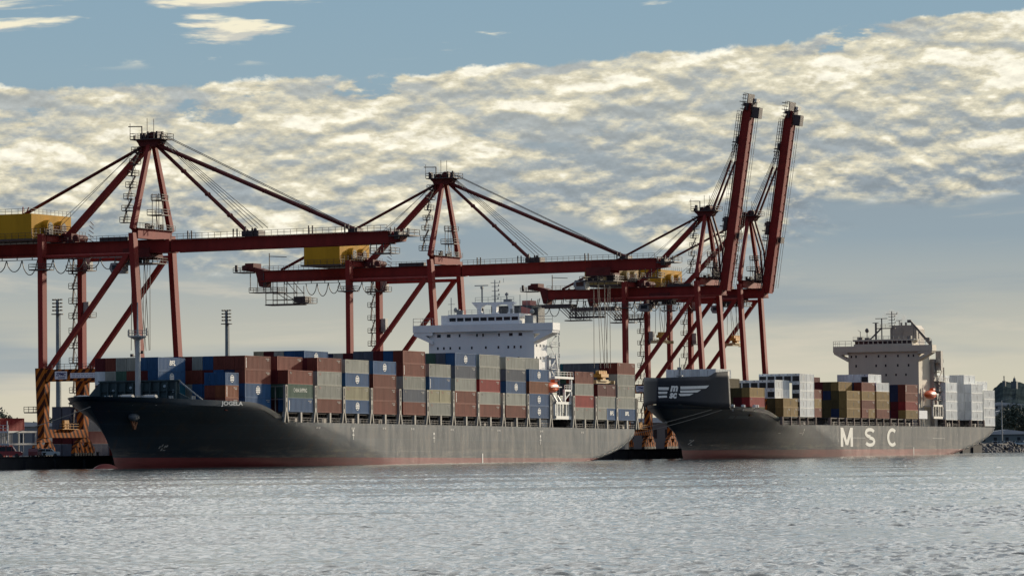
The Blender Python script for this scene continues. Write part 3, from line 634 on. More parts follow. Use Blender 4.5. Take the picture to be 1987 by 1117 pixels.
# hatch coamings, lashing bridges, pedestals ---------------------------
def deckworks(ship, X0, Y0, Wd, BX, LL, zd, zb, bays, posth, gappost, lm, tall=True):
    yn, yf = Y0 + .12, Y0 + Wd - .9
    for b in bays:
        x = BX[b][0]
        hc = SB(); hc.box(x - .2, x + LL + .2, Y0 + 3.0, Y0 + Wd - 3.0, zd, zb - .35); hc.box(x - .6, x + LL + .6, Y0 + .6, Y0 + Wd - .6, zb - .34, zb - .04)
        hc.fin(X0, 'hatch_cover', HATCH, ship)
        pp = SB()
        for k in range(7): pp.tube((x + .6 + k * 1.7, Y0 + 2.4, zd), (x + .6 + k * 1.7, Y0 + 2.4, zb - .4), .12, 6)
        pp.beam((x, Y0 + 1.9, zd + 1.1), (x + LL, Y0 + 1.9, zd + 1.1), .22, .22); pp.beam((x, Y0 + 2.6, zd + .5), (x + LL, Y0 + 2.6, zd + .5), .35, .35)
        for k in range(3):
            xx = x + random.uniform(1, LL - 2); pp.box(xx, xx + random.uniform(.5, 1.6), Y0 + 1.4, Y0 + 2.0, zd + .1, zd + random.uniform(.5, 1.3))
        pp.rail([(x - .4, Y0 + .35, zd), (x + LL + .4, Y0 + .35, zd)], 1.0, 1.5, .05)
        pp.fin(X0, 'deck_pipework', PIPE, ship)
        pd = SB(); c = x + LL / 2
        pd.beam((c, yn + .35, zd), (c, yn + .35, zb - .05), gappost * .75, .7); pd.fin(X0, 'container_pedestal', lm, ship); pd = SB()
        pd.beam((c, yf + .35, zd), (c, yf + .35, zb - .05), gappost * .75, .7); pd.fin(X0, 'container_pedestal', lm, ship)
    xs = sorted(BX[b][0] for b in bays); edges = []
    for i, x in enumerate(xs):
        edges.append((x - (x - xs[i - 1] - LL) / 2) if i and x - xs[i - 1] < LL + 4 else x - 1.0)
        if i == len(xs) - 1 or xs[i + 1] - x > LL + 4: edges.append(x + LL + 1.0)
    for e in edges:
        lb = SB(); g = gappost
        for y in (yn, yf):
            if not tall and y == yf: lb.fin(X0, 'lashing_bridge', lm, ship); lb = SB()
            # splayed legs to the deck, twin slotted upright above
            for s in (-1, 1):
                lb.beam((e + s * g * .95, y + .35, zd), (e + s * g * .38, y + .35, zb), g * .42, .7)
                if tall: lb.box(e + s * g * .36 - g * .13, e + s * g * .36 + g * .13, y, y + .6, zb + .001, zb + posth)
            if tall:
                for k, (a, b2) in enumerate(((0, .9), (2.0, 2.9), (posth - 2.2, posth - 2.0), (posth - .3, posth))): lb.box(e - g * .3, e + g * .3, y + .02, y + .5, zb + a + .01, zb + b2)
        if tall:
            for k in range(1, int(Wd / 2.46)):
                y = Y0 + .3 + k * 2.46 - .08; lb.box(e - .12, e + .12, y, y + .16, zb, zb + posth - .3)
            for zz in (zb + posth * .45, zb + posth - .4): lb.box(e - .5, e + .5, Y0 + .7, Y0 + Wd - .7, zz, zz + .1)
        lb.fin(X0, 'lashing_bridge', lm, ship)
deckworks(ship1, 200, 0, 36.8, BX1, 11.55, 8.42, ZB, list(range(2, 15)), 5.6, .95, LASH)
deckworks(ship2, 520, 4, 32, {**BX2, 11: (467.8, ''), 12: (521.6, '')}, 11.8, 8.5, 10.8, [1, 2, 11, 4, 5, 6, 12, 7, 8, 9], 2.0, .5, mat('far_lashing', (.17, .12, .10), .7, var=.3), tall=False)

# near ship: forecastle ------------------------------------------------
fb = SB()
fb.box(85, 85.35, 9.4, 27.6, 11.0, 16.6)
fb.poly([(27.6, 11.0), (31.4, 11.0), (31.4, 12.6), (27.6, 16.6)], 'x', 85, 85.35); fb.poly([(9.4, 11.0), (9.4, 14.2), (5.6, 12.4), (5.6, 11.0)], 'x', 85, 85.35)
fb.box(84.6, 85.7, 9.2, 27.8, 16.6, 16.85)
for k in range(10):
    y = 9.6 + k * 1.95; fb.box(84.1, 85, y, y + .22, 11.0, 16.4); fb.poly([(84.1, 11.0), (84.1, 12.2), (82.8, 11.0)], 'y', y, y + .22)
for z in (12.8, 14.6): fb.box(84.6, 85, 9.5, 27.5, z, z + .16)
BW = fb.fin(200, 'breakwater', DKGREEN, ship1)
for k, (y, z) in enumerate(((10.6, 14.6), (12.6, 15.6), (14.5, 13.2), (20.4, 15.4), (22.4, 12.9), (24.4, 14.8), (26.3, 13.6))):
    fl = SB(); fl.tube((84.85, y, z), (84.98, y, z), .3, 10); fl.fin(200, 'fairlead_plate', mat('pale_plate', (.34, .42, .45), .6), ship1)
st_ = SB(); st_.beam((85.2, 9.4, 16.6), (86.0, 4.4, 12.6), .24, .24); st_.fin(200, 'brace', GREY, ship1)
for (x, y) in ((71, 13.4), (71, 23.5), (75.5, 10.6), (75.5, 26)):
    wn = SB(); wn.tube((x, y - 1.2, 12.9), (x, y + 1.2, 12.9), .8, 12); wn.box(x - .7, x + .7, y + 1.2, y + 1.8, 11.7, 13.6); wn.box(x - .9, x - .5, y - 1.6, y - 1.19, 11.7, 13.3); wn.box(x - 1.0, x + 1.0, y - 1.7, y + 1.9, 11.5, 11.9)
    wn.fin(200, 'mooring_winch', GREY, ship1)
for (x, y) in ((68.5, 16.0), (73.5, 12.4), (79.5, 8.2), (84, 5.6)):
    wn = SB(); wn.box(x - .9, x + .9, y - .3, y + .3, 11.4, 12.2); wn.tube((x - .5, y, 12.19), (x - .5, y, 13.5), .22, 8); wn.tube((x + .5, y, 12.19), (x + .5, y, 13.5), .22, 8); wn.fin(200, 'mooring_bitts', GREY, ship1)
MX, MY = 84.0, 18.2
fm = SB(); fm.tube((MX, MY, 11.0), (MX, MY, 26.1), .62, 12, .5); fm.tube((MX, MY, 26.1), (MX, MY, 32.6), .22, 8, .1)
fm.tube((MX, MY, 25.0), (MX, MY, 25.6), .6, 12, 1.8); fm.tube((MX, MY, 25.6), (MX, MY, 25.8), 1.95, 12)
FM = fm.fin(200, 'foremast', mat('foremast_grey', (.40, .41, .40), .6, var=.12), ship1)
fr = SB()
for k in range(12):
    a = k * math.pi / 6; p_ = (MX + 2 * math.cos(a), MY + 2 * math.sin(a), 25.8); b2 = (a + math.pi / 6); q_ = (MX + 2 * math.cos(b2), MY + 2 * math.sin(b2), 25.8)
    fr.rail([p_, q_], 1.1, 3, .07)
fr.box(MX - .1, MX + .1, MY - 2.2, MY - 1.9, 25.81, 27.4); fr.box(MX - .2, MX + .2, MY + 1.8, MY + 2.1, 25.81, 27.2)
fr.fin(200, 'mast_light_platform', GREY, ship1)
for dy, z in ((1.2, 21.6), (-1.2, 22.2)): ml = SB(); ml.box(MX - .5, MX, MY + dy - .3, MY + dy + .3, z, z + .6); ml.beam((MX, MY, z + .1), (MX - .1, MY + dy, z + .1), .12, .12); ml.fin(200, 'mast_lamp', STEEL, ship1)
# anchor pocket with anchor, name, draught marks
an = SB(); ya = 18.4 - hf1(72, 8.6)
an.ball((73.2, 18.4 - hf1(73.2, 9.2) - .1, 9.3), 1.8, .9, .9, 14, 8); an.fin(200, 'hawse_bolster', mat('bolster_grey', (.07, .09, .11), .5, var=.2), ship1, smooth=True)
an = SB(); y_ = 18.4 - hf1(73.4, 8) - 1.1
an.beam((74.3, y_ + .1, 9.4), (74.1, y_, 7.0), .45, .3); an.beam((72.9, y_, 8.6), (74.1, y_ - .1, 6.9), .3, .35, .5); an.beam((75.4, y_, 8.6), (74.1, y_ - .1, 6.9), .3, .35, .5)
an.fin(200, 'anchor', mat('anchor_rust', (.20, .07, .025), .7, var=.4, scale=2), ship1)
nm = bpy.data.objects.new('ship_name', text_mesh('JOGELA', 6.6, 1.1, 'x', mat('bright_lettering', (.62, .63, .60), .5, var=.03), bold=.03)); COL.objects.link(nm); nm.parent = ship1
xa, xb = 90.3, 96.9; za = 11.7
ya_, yb_ = 18.4 - hf1(xa, za), 18.4 - hf1(xb, za); nm.location = (xa - 200, ya_ - .10, za - .25); nm.rotation_euler = (0, 0, math.atan2(yb_ - ya_, xb - xa))
# plates follow the hull: shift the lettering onto it vertex by vertex
nm.rotation_euler = (0, 0, 0); nm.location = (xa - 200, 0, za - .3)
for v in nm.data.vertices: v.co.y = 18.4 - hf1(xa + v.co.x, 12.4) - .15
def hullmark(ship, X0, Yc, hf, name, boxes, mt):
    mb = MB()
    for (x, z, w, h) in boxes:
        o = len(mb.v)
        for (xx, zz) in ((x, z), (x + w, z), (x + w, z + h), (x, z + h)): mb.v.append((xx - X0, Yc - hf(xx, zz) - .05, zz))
        mb.f.append((o, o + 1, o + 2, o + 3))
    return mb.build(name, mt, ship)
FM_ = mat('faded_hull_mark', (.42, .42, .40), .6, var=.3, scale=2)
bx = [(85.0 + k * .42, 3.0 + .45 * math.sin(k * 2.2), .28, .5) for k in range(5)] + [(86.2, 3.4, .9, .16), (86.4, 2.6, .7, .16)]
hullmark(ship1, 200, 18.4, hf1, 'hull_symbol', bx, FM_)
def side1(x, z): return 18.4 - .0 if x < 270 else ha1(x, z)
for (x, z) in ((128.5, 7.2), (145, 7.2), (160.5, 7.3), (175, 7.3), (196, 7.3), (222, 7.3), (247, 7.3), (272, 7.2)):
    bb = [(x + k * .36, z, .24, .42) for k in range(5) if k != 2] + [(x + .7, z + .16, .3, .1)]
    hullmark(ship1, 200, 18.4, side1 if x > 160 else hf1, 'tug_push_mark', bb, FM_)
for (x, z) in ((145.8, 5.0), (187, 4.6), (247, 4.4)):
    hullmark(ship1, 200, 18.4, side1 if x > 160 else hf1, 'pilot_arrow', [(x, z, .18, 1.6), (x - .35, z + .9, .9, .22), (x - .2, z + 1.7, .6, .5)], PAINTW)
hullmark(ship1, 200, 18.4, side1, 'load_mark', [(213.3, .1, .5, 2.1)], PAINTW)

# near ship: bridge house ------------------------------------------------
HX = 255.8
hb = SB(); hb.box(HX, 263.5, 5.1, 32.9, 8.4, 33.4)
HOUSE = hb.fin(200, 'bridge_house', WHITE, ship1)
wg = SB(); wg.box(HX - .8, HX + 3.6, -.1, 36.8, 31.8, 33.5); wg.box(HX - .8, HX + 3.6, -.1, 6.5, 31.75, 31.8)
for s in (0, 1):
    f = (lambda y: y) if s == 0 else (lambda y: 36.7 - y)
    pts = [(f(0.0), 31.8), (f(.1), 31.1), (f(5.1), 28.9), (f(5.1), 29.6), (f(3.2), 31.0), (f(5.1), 31.0), (f(5.1), 31.8)]
    wg.poly(pts if s else pts[::-1], 'x', HX - .7, HX + 3.5)
wg.fin(200, 'bridge_wing', WHITE, HOUSE)
wh = SB(); wh.box(HX + .3, HX + 7.5, 9.1, 27.9, 33.5, 34.35); wh.box(HX + .3, HX + 7.5, 9.1, 27.9, 35.2, 36.0); wh.box(HX + 1, HX + 7.3, 9.6, 27.4, 34.35, 35.2); wh.box(HX + 1.8, HX + 7, 28, 30.4, 33.5, 35.9)
for k in range(10): y = 9.15 + k * 2.05; wh.box(HX + .35, HX + .7, y, y + .3, 34.3, 35.25)
WHO = wh.fin(200, 'wheelhouse', WHITE, HOUSE)
gl = SB(); gl.box(HX + .55, HX + .99, 9.5, 27.6, 34.36, 35.19); gl.fin(200, 'wheelhouse_windows', GLASS, WHO)
rr = SB(); rr.rail([(HX - .7, 31.5, 33.5), (HX - .7, 36.7, 33.5), (HX + 3.5, 36.7, 33.5)], 1.7, 2.5, .09); rr.rail([(HX - .7, 0, 33.5), (HX - .7, 4.2, 33.5)], 1.6, 2.1, .09)
rr.rail([(HX + .4, 9.2, 36), (HX + .4, 27.8, 36)], 1.0, 1.5, .06); rr.box(HX + .4, HX + .9, 11.0, 11.5, 36, 37.1); rr.box(HX + .4, HX + 1, 24, 25.6, 36, 37.0)
rr.box(HX - .86, HX - .78, 14.5, 22.8, 31.35, 31.6)
rr.fin(200, 'railing', GREY, HOUSE)
def porthole(parent, X0, X, Y, Z, w=.42, h=.62, name='window'):
    p_ = SB(); p_.box(X - .05, X + .02, Y - w / 2, Y + w / 2, Z - h / 2, Z + h / 2); p_.fin(X0, name, GLASS, parent)
for y, w in ((30.2, .95), (27.6, .95), (24.7, .42), (20.1, .42), (18.5, .42), (14.3, .42), (11.2, .95), (8.7, .95)): porthole(HOUSE, 200, HX, y, 30.9, w, .7)
for y in (30.5, 28.9, 27.2, 24.7, 21.5, 17.8, 14.5, 11.9, 10.3, 8.6): porthole(HOUSE, 200, HX, y, 27.9)
for y in (24.8, 22.0, 17.3, 14.0, 11.3, 9.2): porthole(HOUSE, 200, HX, y, 25.3, .3, .35)
for x in (257.2, 259.4, 261.6):
    for z in (28.2, 25.2, 22.2):
        p_ = SB(); p_.box(x - .25, x + .25, 5.05, 5.12, z - .3, z + .3); p_.fin(200, 'window', GLASS, HOUSE)
# gate mast with two round-cornered openings
def roundrect(y0, y1, z0, z1, r, n=4):
    pts = []
    for cy, cz, a in ((y1 - r, z1 - r, 0), (y0 + r, z1 - r, 90), (y0 + r, z0 + r, 180), (y1 - r, z0 + r, 270)):
        for i in range(n + 1): g = R(a + 90 * i / n); pts.append((cy + r * math.cos(g), cz + r * math.sin(g)))
    return pts
gm = SB()
gm.box(HX + 3, HX + 4.4, 11.6, 22.0, 38.3, 38.9); gm.box(HX + 3, HX + 4.4, 12.2, 13.1, 36, 38.3); gm.box(HX + 3, HX + 4.4, 16.3, 17.4, 36, 38.3); gm.box(HX + 3, HX + 4.4, 20.2, 21.4, 36, 38.3)
for (y0, y1) in ((13.1, 16.3), (17.4, 20.2)):
    rrp = roundrect(y0, y1, 36, 38.3, .75); cs = [(y1, 38.3), (y0, 38.3), (y0, 36), (y1, 36)]
    for q in range(4): arc = rrp[q * 5:q * 5 + 5]; gm.poly(([cs[q]] + arc), 'x', HX + 3.002, HX + 4.398)
gm.poly([(20.2, 36), (23.0, 39.0), (20.2, 39.0)], 'x', HX + 3.2, HX + 4.2)
GM = gm.fin(200, 'radar_gate_mast', WHITE, HOUSE)
mm = SB(); mm.tube((HX + 3.6, 16.9, 38.9), (HX + 3.6, 16.9, 44.3), .22, 8, .12)
for z, w in ((39.6, 1.4), (40.5, 1.8), (41.6, 1.6), (42.7, 1.7), (43.6, 2.2)): mm.beam((HX + 3.6, 16.9 - w / 2 * 1.3, z), (HX + 3.6, 16.9 + w / 2, z), .12, .12); mm.box(HX + 3.5, HX + 3.8, 16.9 - w / 2 * 1.3, 16.9 - w / 2 * 1.3 + .2, z, z + .5)
mm.tube((HX + 3.6, 14.6, 43.6), (HX + 3.6, 14.6, 44.6), .05, 6)
mm.tube((HX + 3.6, 20.3, 38.9), (HX + 3.6, 20.3, 42.8), .2, 8); mm.box(HX + 3.4, HX + 3.8, 18.6, 22.2, 42.9, 43.1); mm.box(HX + 3.3, HX + 3.9, 20.0, 20.6, 42.2, 42.8)
mm.tube((HX + 3.6, 13.8, 38.9), (HX + 3.6, 13.8, 41.2), .14, 8); mm.box(HX + 3.3, HX + 3.9, 13.5, 14.1, 40.4, 41.0)
mm.rail([(HX + 3.1, 11.7, 38.9), (HX + 3.1, 21.9, 38.9)], 1.2, 1.5, .07); mm.box(HX + 3, HX + 4.2, 12.6, 14.4, 38.9, 39.5)
mm.ball((HX + 2, 26.6, 37.2), .5, .5, .6); mm.tube((HX + 2, 27.8, 36), (HX + 2, 27.8, 40.2), .1, 6); mm.beam((HX + 2, 26.8, 38.6), (HX + 2, 28.6, 38.6), .1, .1); mm.box(HX + 1.6, HX + 2.4, 25.5, 26.2, 36, 37.3)
mm.tube((HX + 2, 9.6, 36), (HX + 2, 9.6, 40.5), .08, 6); mm.tube((HX + 2, 7.8, 34), (HX + 2, 7.8, 41), .05, 6); mm.ball((HX + 3, 6.9, 36.4), .6, .6, .6); mm.box(HX + 2, HX + 4, 6.2, 8.4, 33.5, 35.5)
mm.fin(200, 'navigation_mast', GREY, HOUSE)
fn = SB(); fn.box(264.5, 270.5, 9.5, 20.2, 8.4, 38.2); fn.box(265.5, 269.5, 8.2, 9.5, 30, 37.6); fn.fin(200, 'funnel', mat('funnel_grey', (.04, .045, .05), .6), ship1)
f2 = SB(); f2.box(265.4, 269, 10.2, 12.4, 38.2, 39.4); f2.poly([(9.3, 35.5), (12.2, 35.5), (12.2, 38.0), (9.3, 37.2)], 'x', 264.3, 264.5); f2.fin(200, 'funnel_casing', mat('casing_red', (.45, .16, .13), .6), ship1)
# outside stairs and davit frame with lifeboat
es = SB()
for k in range(7):
    z = 14.5 + k * 2.75; es.deck(263.6, 268.6, 4.0, 6.6, z, 1.0, w=.09, sides='yX'); es.beam((264.2 if k % 2 else 268, 4.5, z), (268 if k % 2 else 264.2, 4.5, z + 2.7), .45, .12)
for x in (268.5,): es.box(x, x + .25, 4.0, 4.25, 10.4, 33.2)
es.box(263.6, 264.6, 4.6, 8, 8.4, 26)
es.fin(200, 'outside_stairs', mat('stair_white', (.55, .57, .57), .6, var=.1), HOUSE)
dv = SB()
for x in (258.0, 268.0): dv.box(x, x + .55, .7, 1.3, 10.7, 20.6 if x > 260 else 14.7); dv.box(x, x + .55, 6.0, 6.6, 10.7, 20.6)
dv.box(258.0, 268.55, .7, 1.3, 10.5, 11.3); dv.box(258.0, 268.55, .7, 1.3, 14.1, 14.7); dv.box(263.9, 268.5, .7, 1.2, 17.2, 17.7); dv.box(257.4, 269.2, .5, 1.5, 20.2, 20.75)
for x in (259.3, 260.9, 262.5, 264.8, 266.2): dv.box(x, x + .36, .75, 1.2, 11.3, 14.1)
dv.beam((264.5, 1, 15.2), (268, 1, 17), .25, .25); dv.box(263.9, 264.4, .7, 1.2, 14.7, 17.2)
dv.box(258, 268.5, 1.3, 6.0, 14.2, 14.4); dv.rail([(257.4, .6, 20.75), (269.2, .6, 20.75)], 1.1, 1.8, .09); dv.rail([(264, .8, 17.7), (268, .8, 17.7)], 1.0, 1.3, .08)
dv.beam((259.5, .9, 14.7), (258.9, 1.6, 16.2), .3, .3); dv.beam((262.0, .9, 14.7), (261.4, 1.6, 16.2), .3, .3)
dv.beam((261.6, 1.2, 19.9), (259.6, 1.2, 25.8), .35, .35)
dv.fin(200, 'davit_frame', mat('davit_white', (.72, .72, .68), .5, var=.08), ship1)
def lifeboat(loc, label, s=1.0):
    e = empty('lifeboat', loc, label, 'lifeboat')
    mb = MB(); n = 16; o = 0
    for i in range(n + 1):
        t = i / n; x = (t - .5) * 8.0; w = math.sin(math.pi * min(1, max(0.001, t))) ** .45
        for k in range(14):
            a = 2 * math.pi * k / 14; r = 1.45 * w; mb.v.append((x * s, r * math.cos(a) * s, (r * math.sin(a) * (1.0 if math.sin(a) < 0 else .85)) * s))
    for i in range(n):
        for k in range(14): mb.f.append((i * 14 + k, i * 14 + (k + 1) % 14, (i + 1) * 14 + (k + 1) % 14, (i + 1) * 14 + k))
    mb.build('hull', ORANGE, e, smooth=True)
    c = MB(); c.box(1.2 * s, 3.0 * s, -.55 * s, .55 * s, 1.0 * s, 1.85 * s); c.build('conning_tower', ORANGE, e)
    k = MB(); k.box(-3.4 * s, 3.4 * s, -1.52 * s, -1.40 * s, -.1 * s, .08 * s); k.box(1.3 * s, 2.9 * s, -.57 * s, -.551 * s, 1.35 * s, 1.65 * s); k.build('trim', PAINTW, e)
    return e
lifeboat((259.4, 2.4, 18.2 - .45), 'orange enclosed lifeboat hanging beside the near ship white bridge house', .98)

# ------------------------------------------------------------------ far ship: wind shield, marks, bridge house
def shroud_pt(s, z):
    """s 0..1 from the stem line to the near edge (negative: round the stem onto the far side); raked in towards the top"""
    k = (z - 14.0) / 8.6; q = abs(s); dy = 12.4 * (q ** .9) + .7 * math.sin(math.pi * q) - .2 * k
    x = lerp(372.6, 394.8, q) + .8 * k - 1.6 * math.sin(math.pi * q)
    return (x - 1.3 * k * q, 20 - dy if s >= 0 else 20 + dy, z)
def sh_top(s): return interp(s, [(0, 21.0), (.70, 21.5), (.80, 22.6), (1.0, 22.9)])
def sh_bot(s): return interp(s, [(0, 14.0), (.3, 13.9), (.7, 13.1), (1.0, 12.6)])
sh = SB(); n = 40
for side in (1, -1):
    o = len(sh.v)
    for i in range(n + 1):
        for j in range(7):
            s = i / n; z = lerp(sh_bot(s), sh_top(s), j / 6); p_ = shroud_pt(s, z); y = p_[1] if side > 0 else 40 - p_[1]
            sh.v.append((p_[0], y, z)); 
    for i in range(n):
        for j in range(6):
            a = o + i * 7 + j; f = (a, a + 7, a + 8, a + 1); sh.f.append(f if side > 0 else f[::-1])
SHR = sh.fin(520, 'bow_wind_shield', mat('shield_grey', (.010, .014, .022), .6, var=.2, streak=1, scale=.3, spec=.3), ship2, smooth=True)
md = SHR.modifiers.new('thick', 'SOLIDIFY'); md.thickness = .25; md.offset = 0
def shroud_poly(pts, name, mt, off=.35):
    """flat lettering laid on the shield: outline in (s, z), gridded so it follows the curve"""
    mb = MB(); o = len(mb.v)
    for (s, z) in pts:
        x, y, zz = shroud_pt(s, z); mb.v.append((x - 520 - off * .5, y - off * .87, zz))
    mb.f.append(tuple(range(o, o + len(pts)))); return mb
wm = MB()
def band(s0a, s0b, s1a, s1b, z0, z1, dz=0.0, curve=0.0):
    """slanted-ended stripe between s0 and s1 with top at z1 and foot at z0"""
    n_ = 10; o = len(wm.v)
    for i in range(n_ + 1):
        t = i / n_; st, sb = lerp(s0a, s1a, t), lerp(s0b, s1b, t); c = curve * (t ** 1.6 if dz >= 0 else (1 - t) ** 1.6)
        for s, z in ((sb, z0), (st, z1)):
            x, y, zz = shroud_pt(s, z + c); wm.v.append((x - 520 - .12, y - .22, zz))
    for i in range(n_): a = o + 2 * i; wm.f.append((a, a + 2, a + 3, a + 1))
def sx(px): return (px - 1280) / (1433 - 1280) if px > 1280 else (px - 1280) / 153.0
# near half stripes (right of the roundel) and the shorter far half
band(sx(1323), sx(1323), sx(1385), sx(1378), 17.95, 18.75, curve=.25); band(sx(1322), sx(1323), sx(1367), sx(1359), 17.0, 17.65, curve=.15); band(sx(1319), sx(1322), sx(1351), sx(1342), 16.15, 16.75, curve=.1)
band(sx(1270), sx(1276), sx(1300), sx(1299), 17.75, 18.5, -1, .05); band(sx(1275), sx(1279), sx(1297), sx(1296), 16.75, 17.35, -1, .0); band(sx(1279), sx(1281), sx(1296), sx(1296), 15.75, 16.3, -1, -.1)
wm.build('winged_stripes', PAINTW, SHR)
def shroud_text(txt, s0, s1, z0, z1):
    me = text_mesh(txt, 1, 1, 'x', PAINTW, bold=.05, slant=.25)
    for v in me.vertices:
        s = lerp(s0, s1, v.co.x); z = lerp(z0, z1, v.co.z); x, y, zz = shroud_pt(s, z); v.co = (x - 520 - .14, y - .26, zz)
    addmesh('lettering', me, SHR, (0, 0, 0))
shroud_text('m', sx(1302), sx(1318), 17.3, 18.9); shroud_text('sc', sx(1300), sx(1316), 15.5, 17.0)
# aft wall of the shield, deck gear
sg = SB(); sg.box(388, 388.4, 13.5, 26.5, 12.5, 20.2)
for k in range(5): sg.beam((390, 14 + k * 3, 12.5), (388.4, 14 + k * 3, 19), .25, .25)
sg.fin(520, 'breakwater', DKGREEN, ship2)
fm = SB(); fm.tube((384, 18, 12), (384, 18, 24), .5, 8, .3); fm.tube((384, 18, 24), (384, 18, 26.5), .12, 6); fm.box(383.5, 384.5, 17.2, 18.8, 21.5, 21.8); fm.box(383.7, 384.3, 17.4, 18.6, 23.3, 24.0)
fm.fin(520, 'foremast', GREY, ship2)
wn = SB()
for (x, y) in ((398, 8.2), (403, 7), (409, 6), (411, 6)): wn.tube((x, y, 12.2), (x, y, 14.0), .18, 6); wn.box(x - .2, x + .2, y - .5, y + .5, 13.2, 13.9)
wn.fin(520, 'mooring_bitts', PAINTW, ship2)
def arc(cx, cz, rx, rz, a0, a1, n=14): return [(cx + rx * math.cos(R(a0 + (a1 - a0) * i / n)), cz + rz * math.sin(R(a0 + (a1 - a0) * i / n))) for i in range(n + 1)]
GL = {'M': [[(.11, 0), (.11, 1)], [(.89, 0), (.89, 1)], [(.13, .96), (.5, .1)], [(.5, .1), (.87, .96)]],
      'S': [arc(.5, .725, .39, .19, 20, 270) + arc(.5, .275, .39, .19, 90, -160)[0:]], 'C': [arc(.52, .5, .41, .41, 48, 312, 24)]}
def glyph(ch, w, h, t=.2):
    mb = MB()
    for q_, st_ in enumerate(GL[ch]):
        o = len(mb.v); pp = [Vector((x, z)) for x, z in st_]; eps = .004 * q_
        for i, p_ in enumerate(pp):
            d = (pp[min(i + 1, len(pp) - 1)] - pp[max(i - 1, 0)]).normalized(); nn = Vector((-d.y * .5 * t, d.x * .5 * t * .9))
            for s in (-1, 1): c = p_ + nn * s; mb.v.append((c.x * w, -eps, min(1, max(0, c.y)) * h))
        for i in range(len(pp) - 1): a = o + 2 * i; mb.f.append((a, a + 2, a + 3, a + 1))
    return mb.mesh('lettering', mat('hull_letter_white', (.62, .62, .57), .6, var=.12, scale=.8))
for ch, x0, x1 in (('M', 474.1, 485.1), ('S', 495.6, 505.2), ('C', 516.0, 525.6)):
    l = addmesh('hull_lettering', glyph(ch, x1 - x0, 5.5), ship2, (x0 - 520, 3.93, 2.45))
def side2(x, z): return 20 - (hf2(x, z) if x < 480 else ha2(x, z))
hb2 = lambda x, z: 16.0 if 470 < x < 560 else (hf2(x, z) if x < 480 else ha2(x, z))
hullmark(ship2, 520, 20, hf2, 'ship_name_mark', [(399.5 + k * .75, 10.2, .5, .7) for k in range(12) if k != 3], mat('dim_hull_mark', (.11, .12, .13), .6))
hullmark(ship2, 520, 20, hf2, 'hull_symbol', [(392 + k * .3, 3.2 + k * .25, .5, .3) for k in range(5)] + [(391.9, 4.2, .8, .25), (393.0, 3.0, .9, .25)], FM_)
hullmark(ship2, 520, 20, hb2, 'load_mark', [(541.0, .1, .5, 2.2)], PAINTW)
hullmark(ship2, 520, 20, hb2, 'deck_line_mark', [(444.5, 6.9, .5, .6), (444.6, 5.7, .25, 1.0), (564, 7.2, .5, .5), (560, 4.9, 12, .12), (571.9, 3.1, .12, 1.8), (484, 4.95, 12, .1), (430, 6.2, 14, .1)], FM_)
# bridge house 2
HX2 = 559.5
hb = SB(); hb.box(HX2, 571, 8.0, 30.7, 8.5, 31.8); HOUSE2 = hb.fin(520, 'bridge_house', CREAM, ship2)
wg = SB(); wg.box(HX2 - .8, HX2 + 3.4, 3.3, 35.4, 31.75, 33.6)
for s in (0, 1):
    f = (lambda y: y) if s == 0 else (lambda y: 38.7 - y)
    wg.poly([(f(3.4), 31.75), (f(3.6), 31.2), (f(8.0), 28.8), (f(8.0), 29.7), (f(5.6), 31.0), (f(8.0), 31.0), (f(8.0), 31.75)][::-1 if s == 0 else 1], 'x', HX2 - .7, HX2 + 3.2)
wg.fin(520, 'bridge_wing', CREAM, HOUSE2)
wh = SB(); wh.box(HX2 + .3, HX2 + 7, 10.0, 29.0, 33.6, 34.2); wh.box(HX2 + .2, HX2 + 7, 9.4, 29.3, 35.1, 35.6); wh.box(HX2 + 1, HX2 + 6.8, 10.4, 28.6, 34.2, 35.1)
for k in range(12): y = 10.1 + k * 1.56; wh.box(HX2 + .35, HX2 + .9, y, y + .28, 34.19, 35.12)
W2 = wh.fin(520, 'wheelhouse', CREAM, HOUSE2)
gl = SB(); gl.box(HX2 + .6, HX2 + .99, 10.4, 28.7, 34.21, 35.09); gl.fin(520, 'wheelhouse_windows', GLASS, W2)
rr = SB(); rr.rail([(HX2 - .7, 29.4, 33.6), (HX2 - .7, 35.3, 33.6), (HX2 + 3.3, 35.3, 33.6)], 1.6, 1.6, .1); rr.rail([(HX2 - .7, 3.4, 33.6), (HX2 - .7, 9.4, 33.6)], 1.6, 1.6, .1); rr.rail([(HX2 + .4, 9.5, 35.6), (HX2 + .4, 29.2, 35.6)], 1.0, 1.6, .07)
rr.fin(520, 'railing', GREY, HOUSE2)
for y in (29.7, 28.2, 24.9, 20.9, 18.6, 14.6, 11.2, 9.6): porthole(HOUSE2, 520, HX2, y, 30.4, .5, .75)
for y in (28.2, 21.7, 18.6, 14.7, 11.2): porthole(HOUSE2, 520, HX2, y, 27.5, .5, .8)
for y in (18.5, 15.3, 12.1): porthole(HOUSE2, 520, HX2, y, 24.6, .5, .7)
mm = SB(); mm.tube((563, 17.6, 35.6), (563, 17.6, 44.3), .24, 8, .14)
for z, w in ((39.7, 2.0), (40.6, 2.4), (41.6, 2.0), (42.6, 2.2), (43.4, 3.6)): mm.beam((563, 17.6 - w / 2, z), (563, 17.6 + w / 2, z), .14, .14); mm.box(562.9, 563.2, 17.6 - w / 2, 17.6 - w / 2 + .2, z, z + .5)
mm.tube((563, 20.9, 35.6), (563, 20.9, 42.0), .2, 8); mm.box(562.8, 563.2, 19.0, 22.9, 42.0, 42.2)
